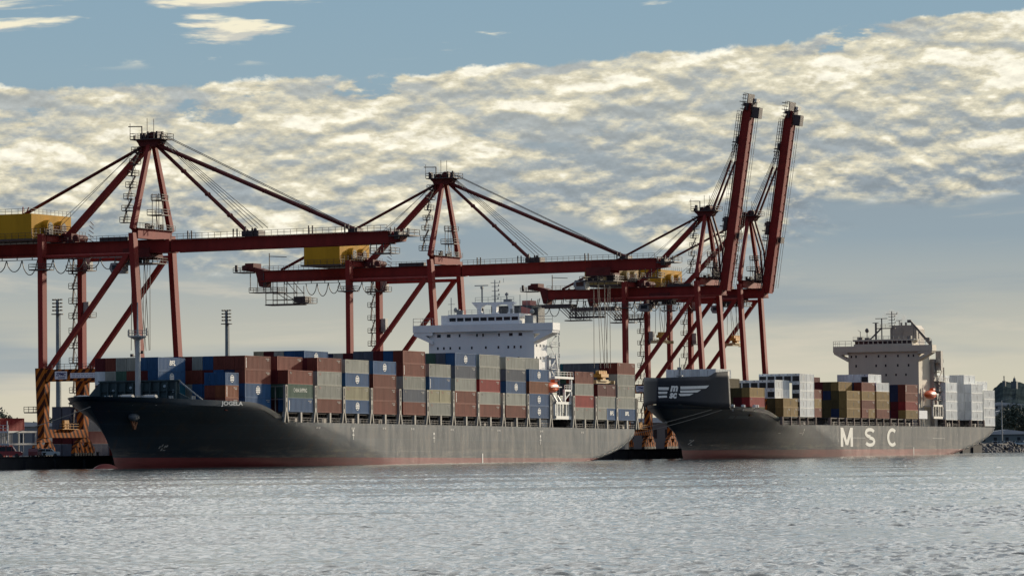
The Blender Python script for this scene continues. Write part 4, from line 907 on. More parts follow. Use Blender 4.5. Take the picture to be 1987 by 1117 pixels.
mm.tube((563, 22.8, 35.6), (563, 22.8, 40.8), .34, 8); mm.box(562.8, 563.2, 21.9, 23.8, 40.7, 40.9); mm.beam((563, 20.9, 39.2), (563, 24.8, 35.6), .4, .4); mm.box(562.7, 563.3, 16.5, 22.8, 38.9, 39.2); mm.rail([(562.7, 18, 39.2), (562.7, 22.8, 39.2)], 1.1, 1.2, .08)
mm.tube((563, 25.7, 35.6), (563, 25.7, 37.9), .12, 6); mm.ball((563, 25.7, 38.5), .62, .62, .75); mm.tube((563, 27.9, 35.6), (563, 27.9, 38.3), .1, 6); mm.beam((563, 27.9, 38.2), (563, 28.7, 38.7), .1, .1); mm.box(562.6, 563.4, 27.2, 28.8, 35.6, 36.5); mm.box(562.6, 563.4, 25, 26.4, 35.6, 36.3)
mm.tube((563, 15.2, 39.8), (563, 15.2, 41.4), .12, 6); mm.box(562.8, 563.2, 14.3, 16.2, 41.3, 41.45); mm.box(562.5, 564, 11.4, 12.6, 35.6, 36.6); mm.tube((563, 10.6, 35.6), (563, 10.6, 39.4), .12, 6)
mm.fin(520, 'navigation_mast', mat('mast_brown', (.12, .11, .10), .6), HOUSE2)
fn = SB(); fn.box(572, 580, 12.6, 21.2, 8.5, 39.0); fn.poly([(12.6, 39.0), (21.2, 39.0), (20.4, 40.2), (13.6, 40.2)], 'x', 572.01, 579.9)
for y in (14.2, 18.2): fn.box(571.9, 572.0, y - 1.2, y + 1.4, 36.0, 39.0)
for y in (15, 17, 18.5): fn.tube((575, y, 40.2), (575, y, 41.2), .35, 8)
fn.fin(520, 'funnel', mat('funnel_cream', (.27, .24, .21), .65, var=.15), ship2)
ck = SB(); ck.tube((565, 6.0, 31), (565, 6.0, 35), .5, 8); ck.beam((565, 6.2, 34.4), (565, 12.2, 41.2), 1.0, .9, .5, .5); ck.box(564.7, 565.3, 12.0, 13.2, 40.7, 41.6); ck.beam((565, 9.6, 35.6), (565, 9.6, 38.3), .25, .25); ck.box(564.5, 565.5, 6.0, 7.4, 35.2, 36.0)
ck.fin(520, 'provision_crane', mat('mast_brown', (.12, .11, .10)), HOUSE2)
es = SB()
for k in range(6):
    z = 14.0 + k * 2.9; w = 6.6 if k < 4 else 4.5; es.deck(571, 571 + w + (4 if k in (2, 3) else 0), 5.2, 9.5, z, 1.0, w=.1, sides='yX'); es.beam((571.5 if k % 2 else 576, 5.8, z), (576 if k % 2 else 571.5, 5.8, z + 2.9), .5, .14)
es.box(571, 574.0, 6.8, 8.2, 8.5, 29.5); es.box(572.2, 574.2, 4.9, 6.6, 26, 32); es.box(571, 573.6, 8.2, 14, 8.5, 24); es.tube((577, 5.6, 8.5), (577, 5.6, 27), .2, 6)
es.deck(570.9, 580, 9.6, 22, 23.5, 1.0, w=.1, sides='yX')
es.fin(520, 'outside_stairs', mat('stair_cream', (.36, .33, .29), .65, var=.15), HOUSE2)
dv = SB()
for x in (562, 571.5): dv.box(x, x + .4, 4.3, 4.8, 11, 15.2); dv.box(x, x + .4, 7.4, 7.8, 8.6, 20.5)
dv.box(562, 571.9, 4.3, 4.8, 11, 11.7); dv.box(562, 571.9, 4.3, 4.8, 14.7, 15.3)
for x in (564.6, 567.3, 569): dv.box(x, x + .4, 4.35, 4.75, 11.7, 14.7)
dv.box(562, 571.9, 4.8, 7.4, 14.8, 15.0); dv.box(563, 563.4, 4.4, 4.9, 15.3, 16.6); dv.box(566.5, 566.9, 4.4, 4.9, 15.3, 16.6)
dv.fin(520, 'davit_frame', mat('davit_cream', (.60, .57, .50), .6), ship2)
lifeboat((563.4, 5.6, 18.3), 'red enclosed lifeboat hanging beside the far ship cream bridge house', 1.05)
lk = SB(); lk.box(549, 557, 4.6, 7.0, 10.9, 13.4); lk.fin(520, 'deck_locker', mat('locker_white', (.5, .53, .56), .6, var=.1), ship2)
smk = bpy.data.materials.new('funnel_smoke'); smk.use_nodes = True; t = smk.node_tree; t.nodes.clear()
vo = t.nodes.new('ShaderNodeVolumePrincipled'); vo.inputs['Color'].default_value = (.9, .87, .82, 1)
no = t.nodes.new('ShaderNodeTexNoise'); no.inputs['Scale'].default_value = .45; no.inputs['Detail'].default_value = 4; tx = t.nodes.new('ShaderNodeTexCoord'); t.links.new(tx.outputs['Object'], no.inputs['Vector'])
mr = t.nodes.new('ShaderNodeMapRange'); mr.inputs['From Min'].default_value = .46; mr.inputs['From Max'].default_value = .7; mr.inputs['To Max'].default_value = .35; t.links.new(no.outputs['Fac'], mr.inputs['Value']); t.links.new(mr.outputs[0], vo.inputs['Density'])
ou = t.nodes.new('ShaderNodeOutputMaterial'); t.links.new(vo.outputs[0], ou.inputs['Volume'])
s_ = MB(); s_.ball((0, 0, 0), 2.2, 1.8, 1.6); s_.ball((0, 2.2, 1.5), 2.0, 2.2, 1.7); s_.ball((0, 4.6, .8), 2.0, 2.2, 1.5)
sm = s_.build('smoke', smk, loc=(575, 18.6, 42.2)); tag(sm, 'thin pale smoke drifting from the far ship funnel', 'smoke'); sm['kind'] = 'stuff'

# ------------------------------------------------------------------ gantry cranes
def zigzag(mb, x, y, z0, z1, n, w=1.3, dx=0, dy=0, lean=(0, 0), run=1.6):
    """stair tower: small railed landings joined by flights; lean shifts with height"""
    for k in range(n):
        f = k / max(1, n - 1); z = lerp(z0, z1, f); cx, cy = x + lean[0] * f, y + lean[1] * f; s = 1 if k % 2 else -1
        mb.deck(cx - .9, cx + .9, cy - w, cy + w * .2, z, 1.1, .16, .09)
        if k < n - 1:
            zn = lerp(z0, z1, (k + 1) / max(1, n - 1)); nx, ny = x + lean[0] * (k + 1) / max(1, n - 1), y + lean[1] * (k + 1) / max(1, n - 1)
            mb.beam((cx, cy - w * .1, z), (nx, ny - w * .8, zn) if s > 0 else (nx, ny - w * .3, zn), .55, .16); mb.beam((cx - .4, cy - w, z + .9), (nx - .4, ny - w * .1, zn + .9), .08, .08)
def festoon(mb, X, y0, y1, z, n, dep):
    st = (y1 - y0) / n
    for i in range(n):
        d = dep * random.uniform(.75, 1.15); pr_ = None
        for k in range(9):
            t_ = k / 8; p_ = (X, y0 + st * (i + t_), z - d * (1 - (2 * t_ - 1) ** 2) ** .7)
            if pr_: mb.beam(pr_, p_, .16, .16)
            pr_ = p_
def hawser(mb, p, q, sag, r=.06, n=10):
    p, q = Vector(p), Vector(q); pv = p
    for k in range(1, n + 1):
        t_ = k / n; c = p.lerp(q, t_) - Vector((0, 0, sag * 4 * t_ * (1 - t_))); mb.beam(pv, c, r * 2, r * 2); pv = c
def crane(X0, label, raised, trolley, spread_z, dz=0.0, house='plain', spreader_label=None, cage='', scale=1):
    c = empty('gantry_crane', (X0, 0, 2.5), label, 'crane', 'ship to shore gantry cranes on the quay')
    Z = lambda z: z - 2.5 + (dz if z > 25 else 0)
    HS = 8.6; YW0, YW, YL = 40.3, 42.4, 64.8
    def P(mb, name, mt, parent=c, **k): return mb.build(name, mt, parent, **k)
    for sx_ in (-1, 1):
        x = sx_ * HS
        # landside leg (vertical) and seaside leg (leaning in towards the top)
        a = MB(); a.box(x - .95, x + .95, YL - .6, YL + .6, Z(21.6), Z(50.6)); P(a, 'leg', RED)
        a = MB(); a.beam((x, YW0 + .5, Z(21.6)), (x, YW, Z(50.2)), 1.9, 1.25, 1.9, 1.15); P(a, 'leg', RED)
        for yy, y2 in ((YL, YL), (YW0, YW0 + .5)):
            a = MB(); a.beam((x, yy, Z(8.4)), (x, y2, Z(21.6)), 2.2, 1.6, 2.4, 2.5); P(a, 'lower_leg', STR)
        a = MB(); a.box(x - 1.0, x + 1.0, YW0 + 1.75, YL - 1.25, Z(18.7), Z(21.3)); PB = P(a, 'portal_beam', STR)
        a = MB(); a.rail([(x - .9, YW0 + 2, Z(21.3)), (x - .9, YL - 1.3, Z(21.3))], 1.1, 1.5, .08); P(a, 'railing', STEEL, PB)
        if sx_ < 0:
            for (ya, yb, za, zb, tx_) in ((61.2, 58.2, 19.15, 20.85, 1), (57.4, 49.8, 19.35, 20.45, 0)):
                a = MB(); a.box(x - 1.1, x - 1.01, yb, ya, Z(za), Z(zb)); sg_ = P(a, 'sign', SIGNW, PB)
                if tx_:
                    addmesh('lettering', text_mesh('ZPMC', 2.5, .75, 'y', SIGNB, bold=.04, slant=.15), sg_, (x - 1.13, 60.95, Z(19.85)))
                    b = MB(); b.box(x - 1.14, x - 1.11, 58.7, 60.4, Z(19.4), Z(19.6)); P(b, 'underline', SIGNB, sg_)
                else:
                    b = MB()
                    for r_, zz in ((0, 20.05), (1, 19.6)):
                        yy = 57.0
                        while yy > 50.6: w_ = random.uniform(.3, 1.0); b.box(x - 1.13, x - 1.11, yy - w_, yy, Z(zz), Z(zz + .2)); yy -= w_ + .25
                    P(b, 'worn_lettering', mat('worn_sign', (.30, .32, .36), .6), sg_)
        a = MB(); a.beam((x, YL - 1.6, Z(21.4)), (x, YW + 1.2, Z(45.6)), 1.1, 1.0); P(a, 'brace', RED)
        a = MB(); a.tube((x, YL - .6, Z(45.6)), (x, YW + .6, Z(45.6)), .42, 8); P(a, 'tie_pipe', RED)
    for y, z0, z1, w in ((YL, 46.9, 50.0, 1.4), (YW, 48.6, 50.7, 1.5)):
        a = MB(); a.box(-HS + .95, HS - .95, y - w / 2, y + w / 2, Z(z0) + (2.2 if y == YL else .5), Z(z1) + .6); ub = P(a, 'upper_cross_beam', RED)
        a = MB(); a.rail([(-HS, y - w / 2 - .3, Z(z1) + .6), (HS, y - w / 2 - .3, Z(z1) + .6)], 1.1, 1.3, .08); a.box(-HS, HS, y - w / 2 - .5, y - w / 2 + .1, Z(z1) + .52, Z(z1) + .59)
        for k in range(6): xx = random.uniform(-7, 7); a.box(xx, xx + .8, y - w / 2 - .2, y - w / 2 + .3, Z(z1) + .6, Z(z1) + random.uniform(1, 1.9))
        P(a, 'walkway', STEEL, ub)
    for y in (YL, YW0):
        a = MB(); a.box(-HS - 1.0, HS + 1.0, y - .8, y + .8, Z(6.6), Z(8.4)); sb_ = P(a, 'sill_beam', STR)
        a = MB(); a.deck(-3, 4, y - 1.6, y - .85, Z(8.5), 1.1, .12, .08); a.box(-2, 0, y - 1.5, y - .9, Z(8.5), Z(10.4)); P(a, 'equipment', YELD, sb_)
        for sx_ in (-1, 1):
            b = MB()
            for k in range(4):
                xx = sx_ * HS + (k - 1.5) * 2.3
                b.poly([(xx - 1.0, Z(3.2)), (xx + 1.0, Z(3.2)), (xx + .75, Z(4.5)), (xx - .75, Z(4.5))], 'y', y - .45, y + .45)
            for k in (-1, 1): xx = sx_ * HS + k * 2.3; b.poly([(xx - 1.6, Z(4.5)), (xx + 1.6, Z(4.5)), (xx + .6, Z(5.6)), (xx - .6, Z(5.6))], 'y', y - .5, y + .5)
            b.poly([(sx_ * HS - 3, Z(5.6)), (sx_ * HS + 3, Z(5.6)), (sx_ * HS + 1, Z(6.6)), (sx_ * HS - 1, Z(6.6))], 'y', y - .6, y + .6)
            bg_ = P(b, 'bogie', STR)
            w_ = MB()
            for k in range(8): xx = sx_ * HS + (k - 3.5) * 1.15; w_.tube((xx, y - .5, Z(2.95)), (xx, y + .5, Z(2.95)), .42, 10)
            P(w_, 'wheel', BLACK, bg_)
    # trolley girder, boom, apex
    a = MB(); a.box(-1.9, 1.9, 37.2, 93, Z(46.3), Z(49.0)); a.box(-2.3, 2.3, 37.2, 93, Z(46.15), Z(46.45)); G_ = P(a, 'girder', RED)
    a = MB(); a.rail([(-2.6, 46, Z(49.0)), (-2.6, 92, Z(49.0))], 1.1, 1.4, .08); a.box(-2.7, -1.9, 38, 92, Z(48.9), Z(48.98)); a.box(-2.5, -1.2, 47, 54, Z(49), Z(49.8)); P(a, 'walkway', STEEL, G_)
    a = MB(); a.poly([(92, Z(46.2)), (92, Z(49.2)), (97.5, Z(50.6)), (98.4, Z(50.4)), (98.4, Z(49.2)), (94.5, Z(48.6)), (93.5, Z(45.0)), (92.4, Z(44.8))], 'x', -2.0, 2.0); a.box(-2.2, 2.2, 95, 97.4, Z(49.4), Z(51.0)); eb = P(a, 'girder_end', REDD, G_)
    a = MB(); a.deck(-3, 3, 96.4, 100.4, Z(48.8), 1.1, .2, .09); a.beam((-2, 90.5, Z(49)), (-2, 90.5, Z(53.4)), .2, .2); a.beam((-2, 90.5, Z(52.6)), (-2, 85.6, Z(52.3)), .18, .18); a.box(-2.4, -1.9, 99.6, 100.2, Z(48.9), Z(50.6)); P(a, 'maintenance_jib', STEEL, eb)
    # under-girder bits
    a = MB(); a.box(-2.5, -2.3, 47, 86, Z(45.35), Z(45.5))
    for k in range(11): a.box(-2.48, -2.32, 48 + k * 3.8, 48.15 + k * 3.8, Z(45.5), Z(46.2))
    P(a, 'festoon_rail', STEEL, G_)
    bl = 52.0
    hinge = (0, 37.0, Z(47.6)); ang = R(.35) if not raised else R(81.2)
    bo = bpy.data.objects.new('boom', None)
    mb = MB(); mb.box(-1.6, 1.6, -bl, 0, -1.3, 1.2); mb.poly([(-bl, -1.25), (-bl, 1.15), (-bl - 2.6, .2), (-bl - 2.6, -1.0)], 'x', -1.5, 1.5); mb.box(-1.9, -1.5, -bl, -.5, -1.45, -1.25); mb.box(1.5, 1.9, -bl, -.5, -1.45, -1.25)
    bo = mb.build('boom', RED, c); bo.location = hinge; bo.rotation_euler = (-ang, 0, 0)
    a = MB(); a.rail([(-2.4, -.5, 1.3), (-2.4, -bl, 1.3)], 1.1, 1.5, .08); a.box(-2.5, -1.8, -bl, -.5, 1.2, 1.28)
    for yy in (-4.5, -15.5, -33.5, -42):
        for d in (0, .9): a.box(-2.0, -1.8, -yy * 0 + yy - d, yy - d + .25, 1.3, 3.0)
    a.box(-1.6, 1.6, -21.2, -17.2, 1.3, 2.5); a.ball((-1.4, -20.4, 2.6), .4, .4, .5, 8, 5); a.box(-1.9, -1.5, -18.4, -18.1, 1.4, 3.4); a.box(-1.9, -1.5, -20, -19.7, 1.4, 3.0)
    a.box(-1.5, 1.5, -44.6, -42.6, 1.3, 2.1)
    P(a, 'boom_walkway', STEEL, bo)
    a = MB(); a.deck(-2.6, 2.6, -bl - 5.2, -bl - .4, .2 if not raised else -.2, 1.2, .25, .1)
    a.box(-2.2, 2.2, -bl - 2.5, -bl - 1.5, -.6, 1.0)
    for k in range(5): a.box(-2.3, -2.0, -bl - .8 - k, -bl - .6 - k, .2, random.uniform(1.4, 2.2))
    if raised: a.box(-1.6, 1.6, -bl - 4.0, -bl - .6, -1.9, -1.6); a.box(-1.4, 1.4, -bl - 1.6, -bl + 1.6, -3.9, -1.7)
    else: a.deck(-2.2, 2.0, -bl - .8, -bl + 4.2, -3.4, 1.1, .15, .09); [a.box(-2.1, -1.95, -bl + q, -bl + q + .15, -3.4, -1.3) for q in (-.6, 1, 2.6, 4)]
    P(a, 'tip_platform', STEEL, bo)
    if raised:
        a = MB(); a.box(-1.2, 1.6, -bl - 4.0, -bl - 3.0, -2.6, -1.5); a.box(-1.5, 1.5, -bl * .48, -bl * .48 + .01, -2, -1.6); P(a, 'tip_sheave_box', mat('pale_box', (.55, .52, .45), .5), bo)
        a = MB(); a.deck(-1.4, 1.4, -17, -15.2, -2.6, 1, .2, .09); a.box(-.8, .8, -16.8, -15.4, -2.6, -1.6); P(a, 'boom_lamp_platform', STEEL, bo)
        a = MB(); a.beam((1.95, 0, 0), (1.95, -bl, 0), .12, .12)
        for k in range(18): a.box(1.2, 1.82, -3 - k * 2.7, -2.6 - k * 2.7, -1.53, -1.49)
        P(a, 'bottom_hatches', BLACK, bo)
        a = MB(); a.rail([(-1.2, -bl + 1, 1.3), (-1.2, -bl + 13, 1.3)], 1.6, 1.0, .12); P(a, 'ladder', STEEL, bo)
    ap = (0, 42.3, Z(70.3))
    for s in (-1, 1):
        a = MB(); a.beam((s * HS, YW, Z(51)), (s * .9, 42.3, Z(70)), 1.5, 1.0, 1.1, .85); P(a, 'mast_leg', RED)
        a = MB(); a.tube((s * .35, 43.0, Z(70)), (s * .5, 88.0, Z(49.2)), .25, 6); P(a, 'back_stay', REDD)
    a = MB(); a.beam((0, 43, Z(69.6)), (0, 63.2, Z(50.4)), 1.6, 1.15); a.beam((0, 63.2, Z(50.6)), (0, 67, Z(48.9)), 2.0, 1.5); P(a, 'back_strut', RED)
    a = MB(); a.poly([(40.3, Z(69.2)), (44.4, Z(69.2)), (45.2, Z(70.6)), (39.6, Z(70.6))], 'x', -1.7, 1.7); a.tube((-1.6, 41.4, Z(71.5)), (1.6, 41.4, Z(71.5)), .85, 12); a.tube((-1.5, 43.2, Z(71.3)), (1.5, 43.2, Z(71.3)), .6, 12); AP = P(a, 'apex_head', REDD)
    a = MB(); a.deck(-2.6, 2.6, 38.4, 46.2, Z(70.8), 1.2, .2, .1); a.beam((0, 44.5, Z(69.3)), (0, 46, Z(70.6)), .25, .25); a.beam((0, 40.2, Z(69.3)), (0, 38.6, Z(70.6)), .25, .25)
    a.beam((-2, 43.6, Z(70.8)), (-2, 43.6, Z(73.6)), .22, .22); a.beam((-2, 43.6, Z(73.5)), (-2, 46.9, Z(73.6)), .28, .2)
    for (yy, hh) in ((46.2, 3.4), (42.0, 4.4), (40.4, 4.2)): a.box(-2.5, -2.4, yy, yy + .1, Z(70.8), Z(70.8) + hh)
    for k in range(10): yy = random.uniform(38.6, 45.8); a.box(-2.5 + random.uniform(0, 3), -1.6, yy, yy + .4, Z(70.8), Z(70.8) + random.uniform(.6, 1.7))
    P(a, 'apex_platform', STEEL, AP)
    if not raised:
        for s in (-1, 1):
            for (yy, zz, r1) in ((18.3, 49.2, .30), (-6.6, 49.6, .42)):
                a = MB(); xx = s * .55; a.tube((xx * .6, 41.5, Z(69.8)), (xx, yy, Z(zz)), r1, 6); v = Vector((xx * .6, 41.5, Z(69.8))); w = Vector((xx, yy, Z(zz)))
                for f in (.3, .55, .78): k = v.lerp(w, f); a.ball(tuple(k), .5, .5, .5, 8, 5)
                P(a, 'fore_stay', REDD)
        a = MB()
        for k in range(4): a.beam((-1 + k * .6, 40.0, Z(70.9)), (-1 + k * .6, 17.4 - k * .9, Z(50.8)), .11, .11)
        for k in range(2): a.beam((-1 + k * 1.6, 39.2, Z(71.5)), (-1 + k * 1.6, -5.6, Z(50.2)), .13, .13)
        for k in range(2): a.beam((-1 + k, 44.2, Z(70)), (-1 + k, 65.8 + k * 2.2, Z(51.5)), .08, .08)
        P(a, 'hoist_rope', ROPE)
    else:
        for s in (-1, 1):
            a = MB(); a.beam((s * 1.4, 41.0, Z(69.6)), (s * 1.6, 38.2, Z(60)), .5, .5); a.beam((s * 1.6, 38.2, Z(60)), (s * 1.6, 37.6, Z(50.5)), .5, .5); a.beam((s * 1.4, 40.2, Z(69.9)), (s * 1.7, 33.8, Z(85)), .5, .5); P(a, 'fore_stay', REDD)
        a = MB()
        for k in range(4): a.beam((-1 + k * .6, 41.8 - k * .35, Z(71.8)), (-.8 + k * .5, 31.0 - k * .0, Z(93.5)), .11, .11)
        for k in range(2): a.beam((-1 + k, 44.2, Z(70)), (-1 + k, 65.8 + k * 2.2, Z(51.5)), .08, .08)
        a.beam((1.2, 26.8, Z(99)), (1.2, 34.6, Z(49)), .1, .1); a.beam((1.5, 26.3, Z(99)), (1.5, 34.0, Z(49)), .1, .1)
        P(a, 'hoist_rope', ROPE)
        for (zz, h_) in ((50.7, 5),): 
            a = MB(); a.box(-3, 3, 38.6, 41.2, Z(51.2), Z(51.5)); a.rail([(-3, 38.6, Z(51.5)), (3, 38.6, Z(51.5))], 1.1, 1, .1)
            for k in range(6): a.box(-3 + k, -2.8 + k, 39.5, 39.8, Z(50.7), Z(51 + random.uniform(2, 5)))
            P(a, 'hinge_platform', STEEL)
    # stairs on the mast leg and up the far landside leg
    a = MB(); zigzag(a, -HS - .3, 44.6, Z(52.5), Z(68), 7, 1.5, lean=(HS - 1.4, 1.0)); P(a, 'mast_stairs', STEEL)
    a = MB(); zigzag(a, HS, YL + 1.6 + .9, Z(10), Z(46), 12, 1.6)
    P(a, 'stair_tower', STEEL)
    for q in ((HS - 2, HS + 2, YL - 2.6, YL + 2.8, Z(43.4)), (-HS - 1.6, -HS + 1.6, YL - 2.0, YL + 2.4, Z(43.0)), (-HS - 2, -HS + 2, YL + .6, YL + 3.6, Z(12.2))): a = MB(); a.deck(*q, 1.1, .25, .1); P(a, 'leg_platform', STEEL)
    for q in ((HS - .6, HS + .8, YL - 2.4, YL - .7, Z(43.4), Z(46.4)), (HS - .6, HS + .8, YL - 2.0, YL - .7, Z(33.2), Z(36.4))): a = MB(); a.box(*q); P(a, 'electric_cabinet', mat('cabinet_grey', (.36, .36, .33), .6, var=.15))
    a = MB(); a.deck(HS - 1.2, HS + 1.4, YL - 2.8, YL - .6, Z(33.1), 1.0, .2, .09); P(a, 'cabinet_platform', STEEL)
    # service tower between the mast legs
    a = MB()
    for (xx, yy) in ((-.9, 40.2), (.9, 40.2), (-.9, 41.8), (.9, 41.8)): a.beam((xx, yy, Z(51)), (xx, yy, Z(59)), .12, .12)
    a.deck(-1.8, 1.8, 39.0, 42.6, Z(54.4), 1.1, .2, .1); a.deck(-1.4, 1.4, 39.2, 41.8, Z(57.6), 1.1, .2, .1); a.beam((-.9, 40.2, Z(51)), (.9, 41.8, Z(54.4)), .15, .15)
    P(a, 'service_tower', STEEL)
    a = MB(); a.deck(-2.4, 2.4, 64.0, 66.2, Z(51.6), 1.1, .2, .1); a.box(-1.4, 1.4, 61.6, 63.4, Z(49.1), Z(51.0)); a.tube((-2.2, 60.2, Z(49.9)), (2.2, 60.2, Z(49.9)), .75, 12)
    for k in range(5): a.beam((2, 58.0, Z(49.2 + k * .9)), (2, 59.6 - k * .2, Z(50 + k * .9)), .12, .12)
    a.box(5.2, 7.0, 58.6, 59.9, Z(50.6), Z(54.2)) if False else None
    P(a, 'winch_platform', REDD)
    # machinery house
    hm = YEL if house != 'worn' else mat('house_faded', (.30, .19, .05), .75, var=.3, scale=.5)
    a = MB(); a.box(-HS, HS, 67.4, 77.4 if house != 'long' else 90, Z(49.8), Z(55.2)); HO = P(a, 'machinery_house', hm)
    ye = 77.4 if house != 'long' else 90
    a = MB(); a.box(-HS - .4, HS + .4, 67.0, ye + .8, Z(49.45), Z(49.78)); a.rail([(-HS - .3, 67.1, Z(49.78)), (HS + .3, 67.1, Z(49.78))], 1.2, 1.2, .08); a.rail([(-HS - .3, 67.1, Z(49.78)), (-HS - .3, ye + .7, Z(49.78))], 1.2, 1.6, .06); a.rail([(-HS, 67.5, Z(55.2)), (HS, 67.5, Z(55.2))], 1.1, 1.6, .07); a.rail([(-HS, 67.5, Z(55.2)), (-HS, ye - .1, Z(55.2))], 1.1, 1.6, .07)
    P(a, 'house_walkway', STEEL, HO)
    for xx in (-2.6, 3.2):
        a = MB(); a.tube((xx, 67.4, Z(52.6)), (xx, 66.1, Z(52.6)), 1.45, 14); a.tube((xx, 67.38, Z(52.6)), (xx - 2.6, 67.2, Z(52.6)), 1.35, 12) if False else None; hd = P(a, 'ventilation_hood', hm, HO)
        a = MB(); a.tube((xx, 66.08, Z(52.5)), (xx, 66.04, Z(52.5)), 1.05, 14); P(a, 'hood_opening', BLACK, hd)
    a = MB(); a.beam((-1.4, 73.8, Z(55.2)), (-1.2, 73.8, Z(57.2)), .2, .2); a.beam((1.4, 74.8, Z(55.2)), (1.2, 73.8, Z(57.2)), .2, .2); P(a, 'stay_support', RED, HO)
    a = MB(); a.rail([(-HS - 1.3, 66.6, Z(50.6)), (-HS - 1.3, 63.4, Z(50.6))], 1.2, .8, .1); a.box(-HS + 1.2, HS - 1.2, 65.6, 66.7, Z(49.3), Z(49.44)); P(a, 'railing', STEEL, HO)
    # trolley with cab
    ty = trolley; a = MB(); a.box(-3.2, 3.2, ty, ty + 6.5, Z(45.2), Z(45.9))
    for xx in (-3.0, 2.8): a.box(xx, xx + .25, ty, ty + 6.5, Z(45.9), Z(47.2))
    a.tube((-2.6, ty + 1.6, Z(45.5)), (2.6, ty + 1.6, Z(45.5)), .7, 10); a.tube((-2.6, ty + 5, Z(45.5)), (2.6, ty + 5, Z(45.5)), .7, 10)
    TR = P(a, 'trolley', REDD)
    a = MB(); a.deck(-3.4, 3.4, ty - 1, ty + 8.0, Z(44.0), 1.1, .2, .1)
    for k in range(8): yy = ty + random.uniform(-.6, 7); a.box(-3 + random.uniform(0, 4), -1.5 + random.uniform(0, 3), yy, yy + .6, Z(44), Z(44.9 + random.uniform(0, .6)))
    P(a, 'trolley_platform', STEEL, TR)
    a = MB(); a.poly([(ty + 6.6, Z(41.9)), (ty + 9.2, Z(41.9)), (ty + 9.8, Z(43.0)), (ty + 9.4, Z(44.2)), (ty + 6.6, Z(44.2))], 'x', -3.2, -.4); cb = P(a, 'driver_cab', mat('cab_grey', (.20, .21, .21), .5), TR)
    a = MB(); a.box(-3.25, -.35, ty + 7.0, ty + 9.0, Z(42.7), Z(43.7)); P(a, 'cab_window', GLASS, cb)
    if cage:
        y0_ = 82.6
        a = MB()
        if cage == 'basket':
            for xx in (-2.0, 2.0):
                for yy in (82.8, 85.6, 88.4, 91.6):
                    a.beam((xx, yy, Z(40.4)), (xx, yy, Z(45.0 if yy < 84 else 46.2)), .16, .16)
                for zz in (40.4, 41.5, 43.2): a.beam((xx, 82.6, Z(zz)), (xx, 91.6, Z(zz)), .14, .14)
                a.beam((xx, 88.4, Z(43.2)), (xx, 85.6, Z(41.5)), .16, .16); a.beam((xx, 85.6, Z(41.5)), (xx, 82.6, Z(41.5)), .16, .16); a.beam((xx, 82.8, Z(43)), (xx, 85.6, Z(46)), .14, .14)
                for yy in (96.0, 92.2): a.beam((xx, yy, Z(44.0)), (xx, yy, Z(48.4)), .16, .16)
            a.box(-2.2, 2.2, 82.0, 91.8, Z(40.1), Z(40.35)); a.deck(-2.4, 2.4, 88, 96.2, Z(43.6), 1.1, .2, .1); a.deck(-2.6, 2.2, 79.2, 83.6, Z(40.6), 1.2, .2, .12); a.box(-2.5, 1, 80.2, 83.4, Z(40.7), Z(42.2))
        else:
            for xx in (-2.4, 2.4):
                for k in range(6): a.beam((xx, 97.5 - k * 2.6, Z(44.6)), (xx, 97.0 - k * 2.6, Z(46.6)), .18, .18)
                for k in range(5): a.beam((xx, 89.0 - k * 1.2, Z(44.0)), (xx, 85.0 - k * .9, Z(40.4)), .18, .18)
                a.beam((xx, 80.5, Z(46)), (xx, 80.5, Z(40)), .16, .16); a.beam((xx, 84.6, Z(46)), (xx, 84.6, Z(40)), .16, .16)
            a.box(-2.6, 2.6, 84.8, 99.2, Z(43.6), Z(44.7)); a.box(-2.3, 2.3, 79.6, 86.6, Z(39.7), Z(40.0)); a.deck(-2.6, 2.6, 75.5, 85, Z(41.0), 1.2, .5, .12)
            festoon(a, -2.5, 88, 98, Z(43.6), 3, 2.2)
        P(a, 'maintenance_cage', STEEL)
    if spread_z:
        a = MB()
        for k, (xx, yy) in enumerate(((-4, 1), (-2.6, 2.2), (-1, 1.2), (.6, 4.8), (2.2, 3.4), (3.8, 5.2), (-3.2, 5.0))): a.beam((xx * .5, ty + yy, Z(44)), (xx, ty + yy * .9, spread_z - 2.5 + 2.2), .10, .10)
        P(a, 'hoist_rope', ROPE, TR)
    festoon_o = MB(); festoon(festoon_o, -2.4, 58 if cage else 50, 93 if not cage else 80, Z(45.4), 11 if not cage else 7, 2.9); P(festoon_o, 'festoon_cable', ROPE)
    return c
def spreader(loc, label, empty_box=None):
    e = empty('spreader', loc, label, 'spreader')
    a = MB(); a.box(-5.8, 5.8, -.5, .5, 0, .55); a.box(-5.9, -5.5, -1.2, 1.2, -.15, .7); a.box(5.5, 5.9, -1.2, 1.2, -.15, .7); a.box(-2.6, 2.6, -.9, .9, .56, .9); a.build('beam', mat('spreader_cream', (.46, .34, .16), .6, var=.2), e)
    a = MB(); a.box(-2.4, 2.4, -1.0, 1.0, 1.5, 2.3); a.box(-.9, .9, -.8, .8, .9, 1.5)
    for x in (-2, -.7, .7, 2): a.tube((x, -.5, 2.6), (x, .5, 2.6), .55, 12)
    a.build('headblock', YELD, e)
    return e
c1 = crane(134.8, 'nearest red crane, boom lowered over the near ship bow containers', False, 41.5, 23, house='long')
c2 = crane(286.5, 'second red crane, boom lowered past the near ship white bridge house', False, -3.5, 20.4, cage='basket')
c3 = crane(469.3, 'red crane with upright boom, left one of the raised pair', True, 53, 34, dz=.7, house='worn', cage='frame')
c4 = crane(504.5, 'red crane with upright boom, right one of the raised pair', True, 44, 34, dz=.9, house='plain', cage='frame')
spreader((289.2, 1.6, 18.9), 'yellow spreader resting on maroon containers near the stern of the near ship')
spreader((469.0, 56.5, 33.4), 'yellow spreader hanging high under the left crane of the raised pair')
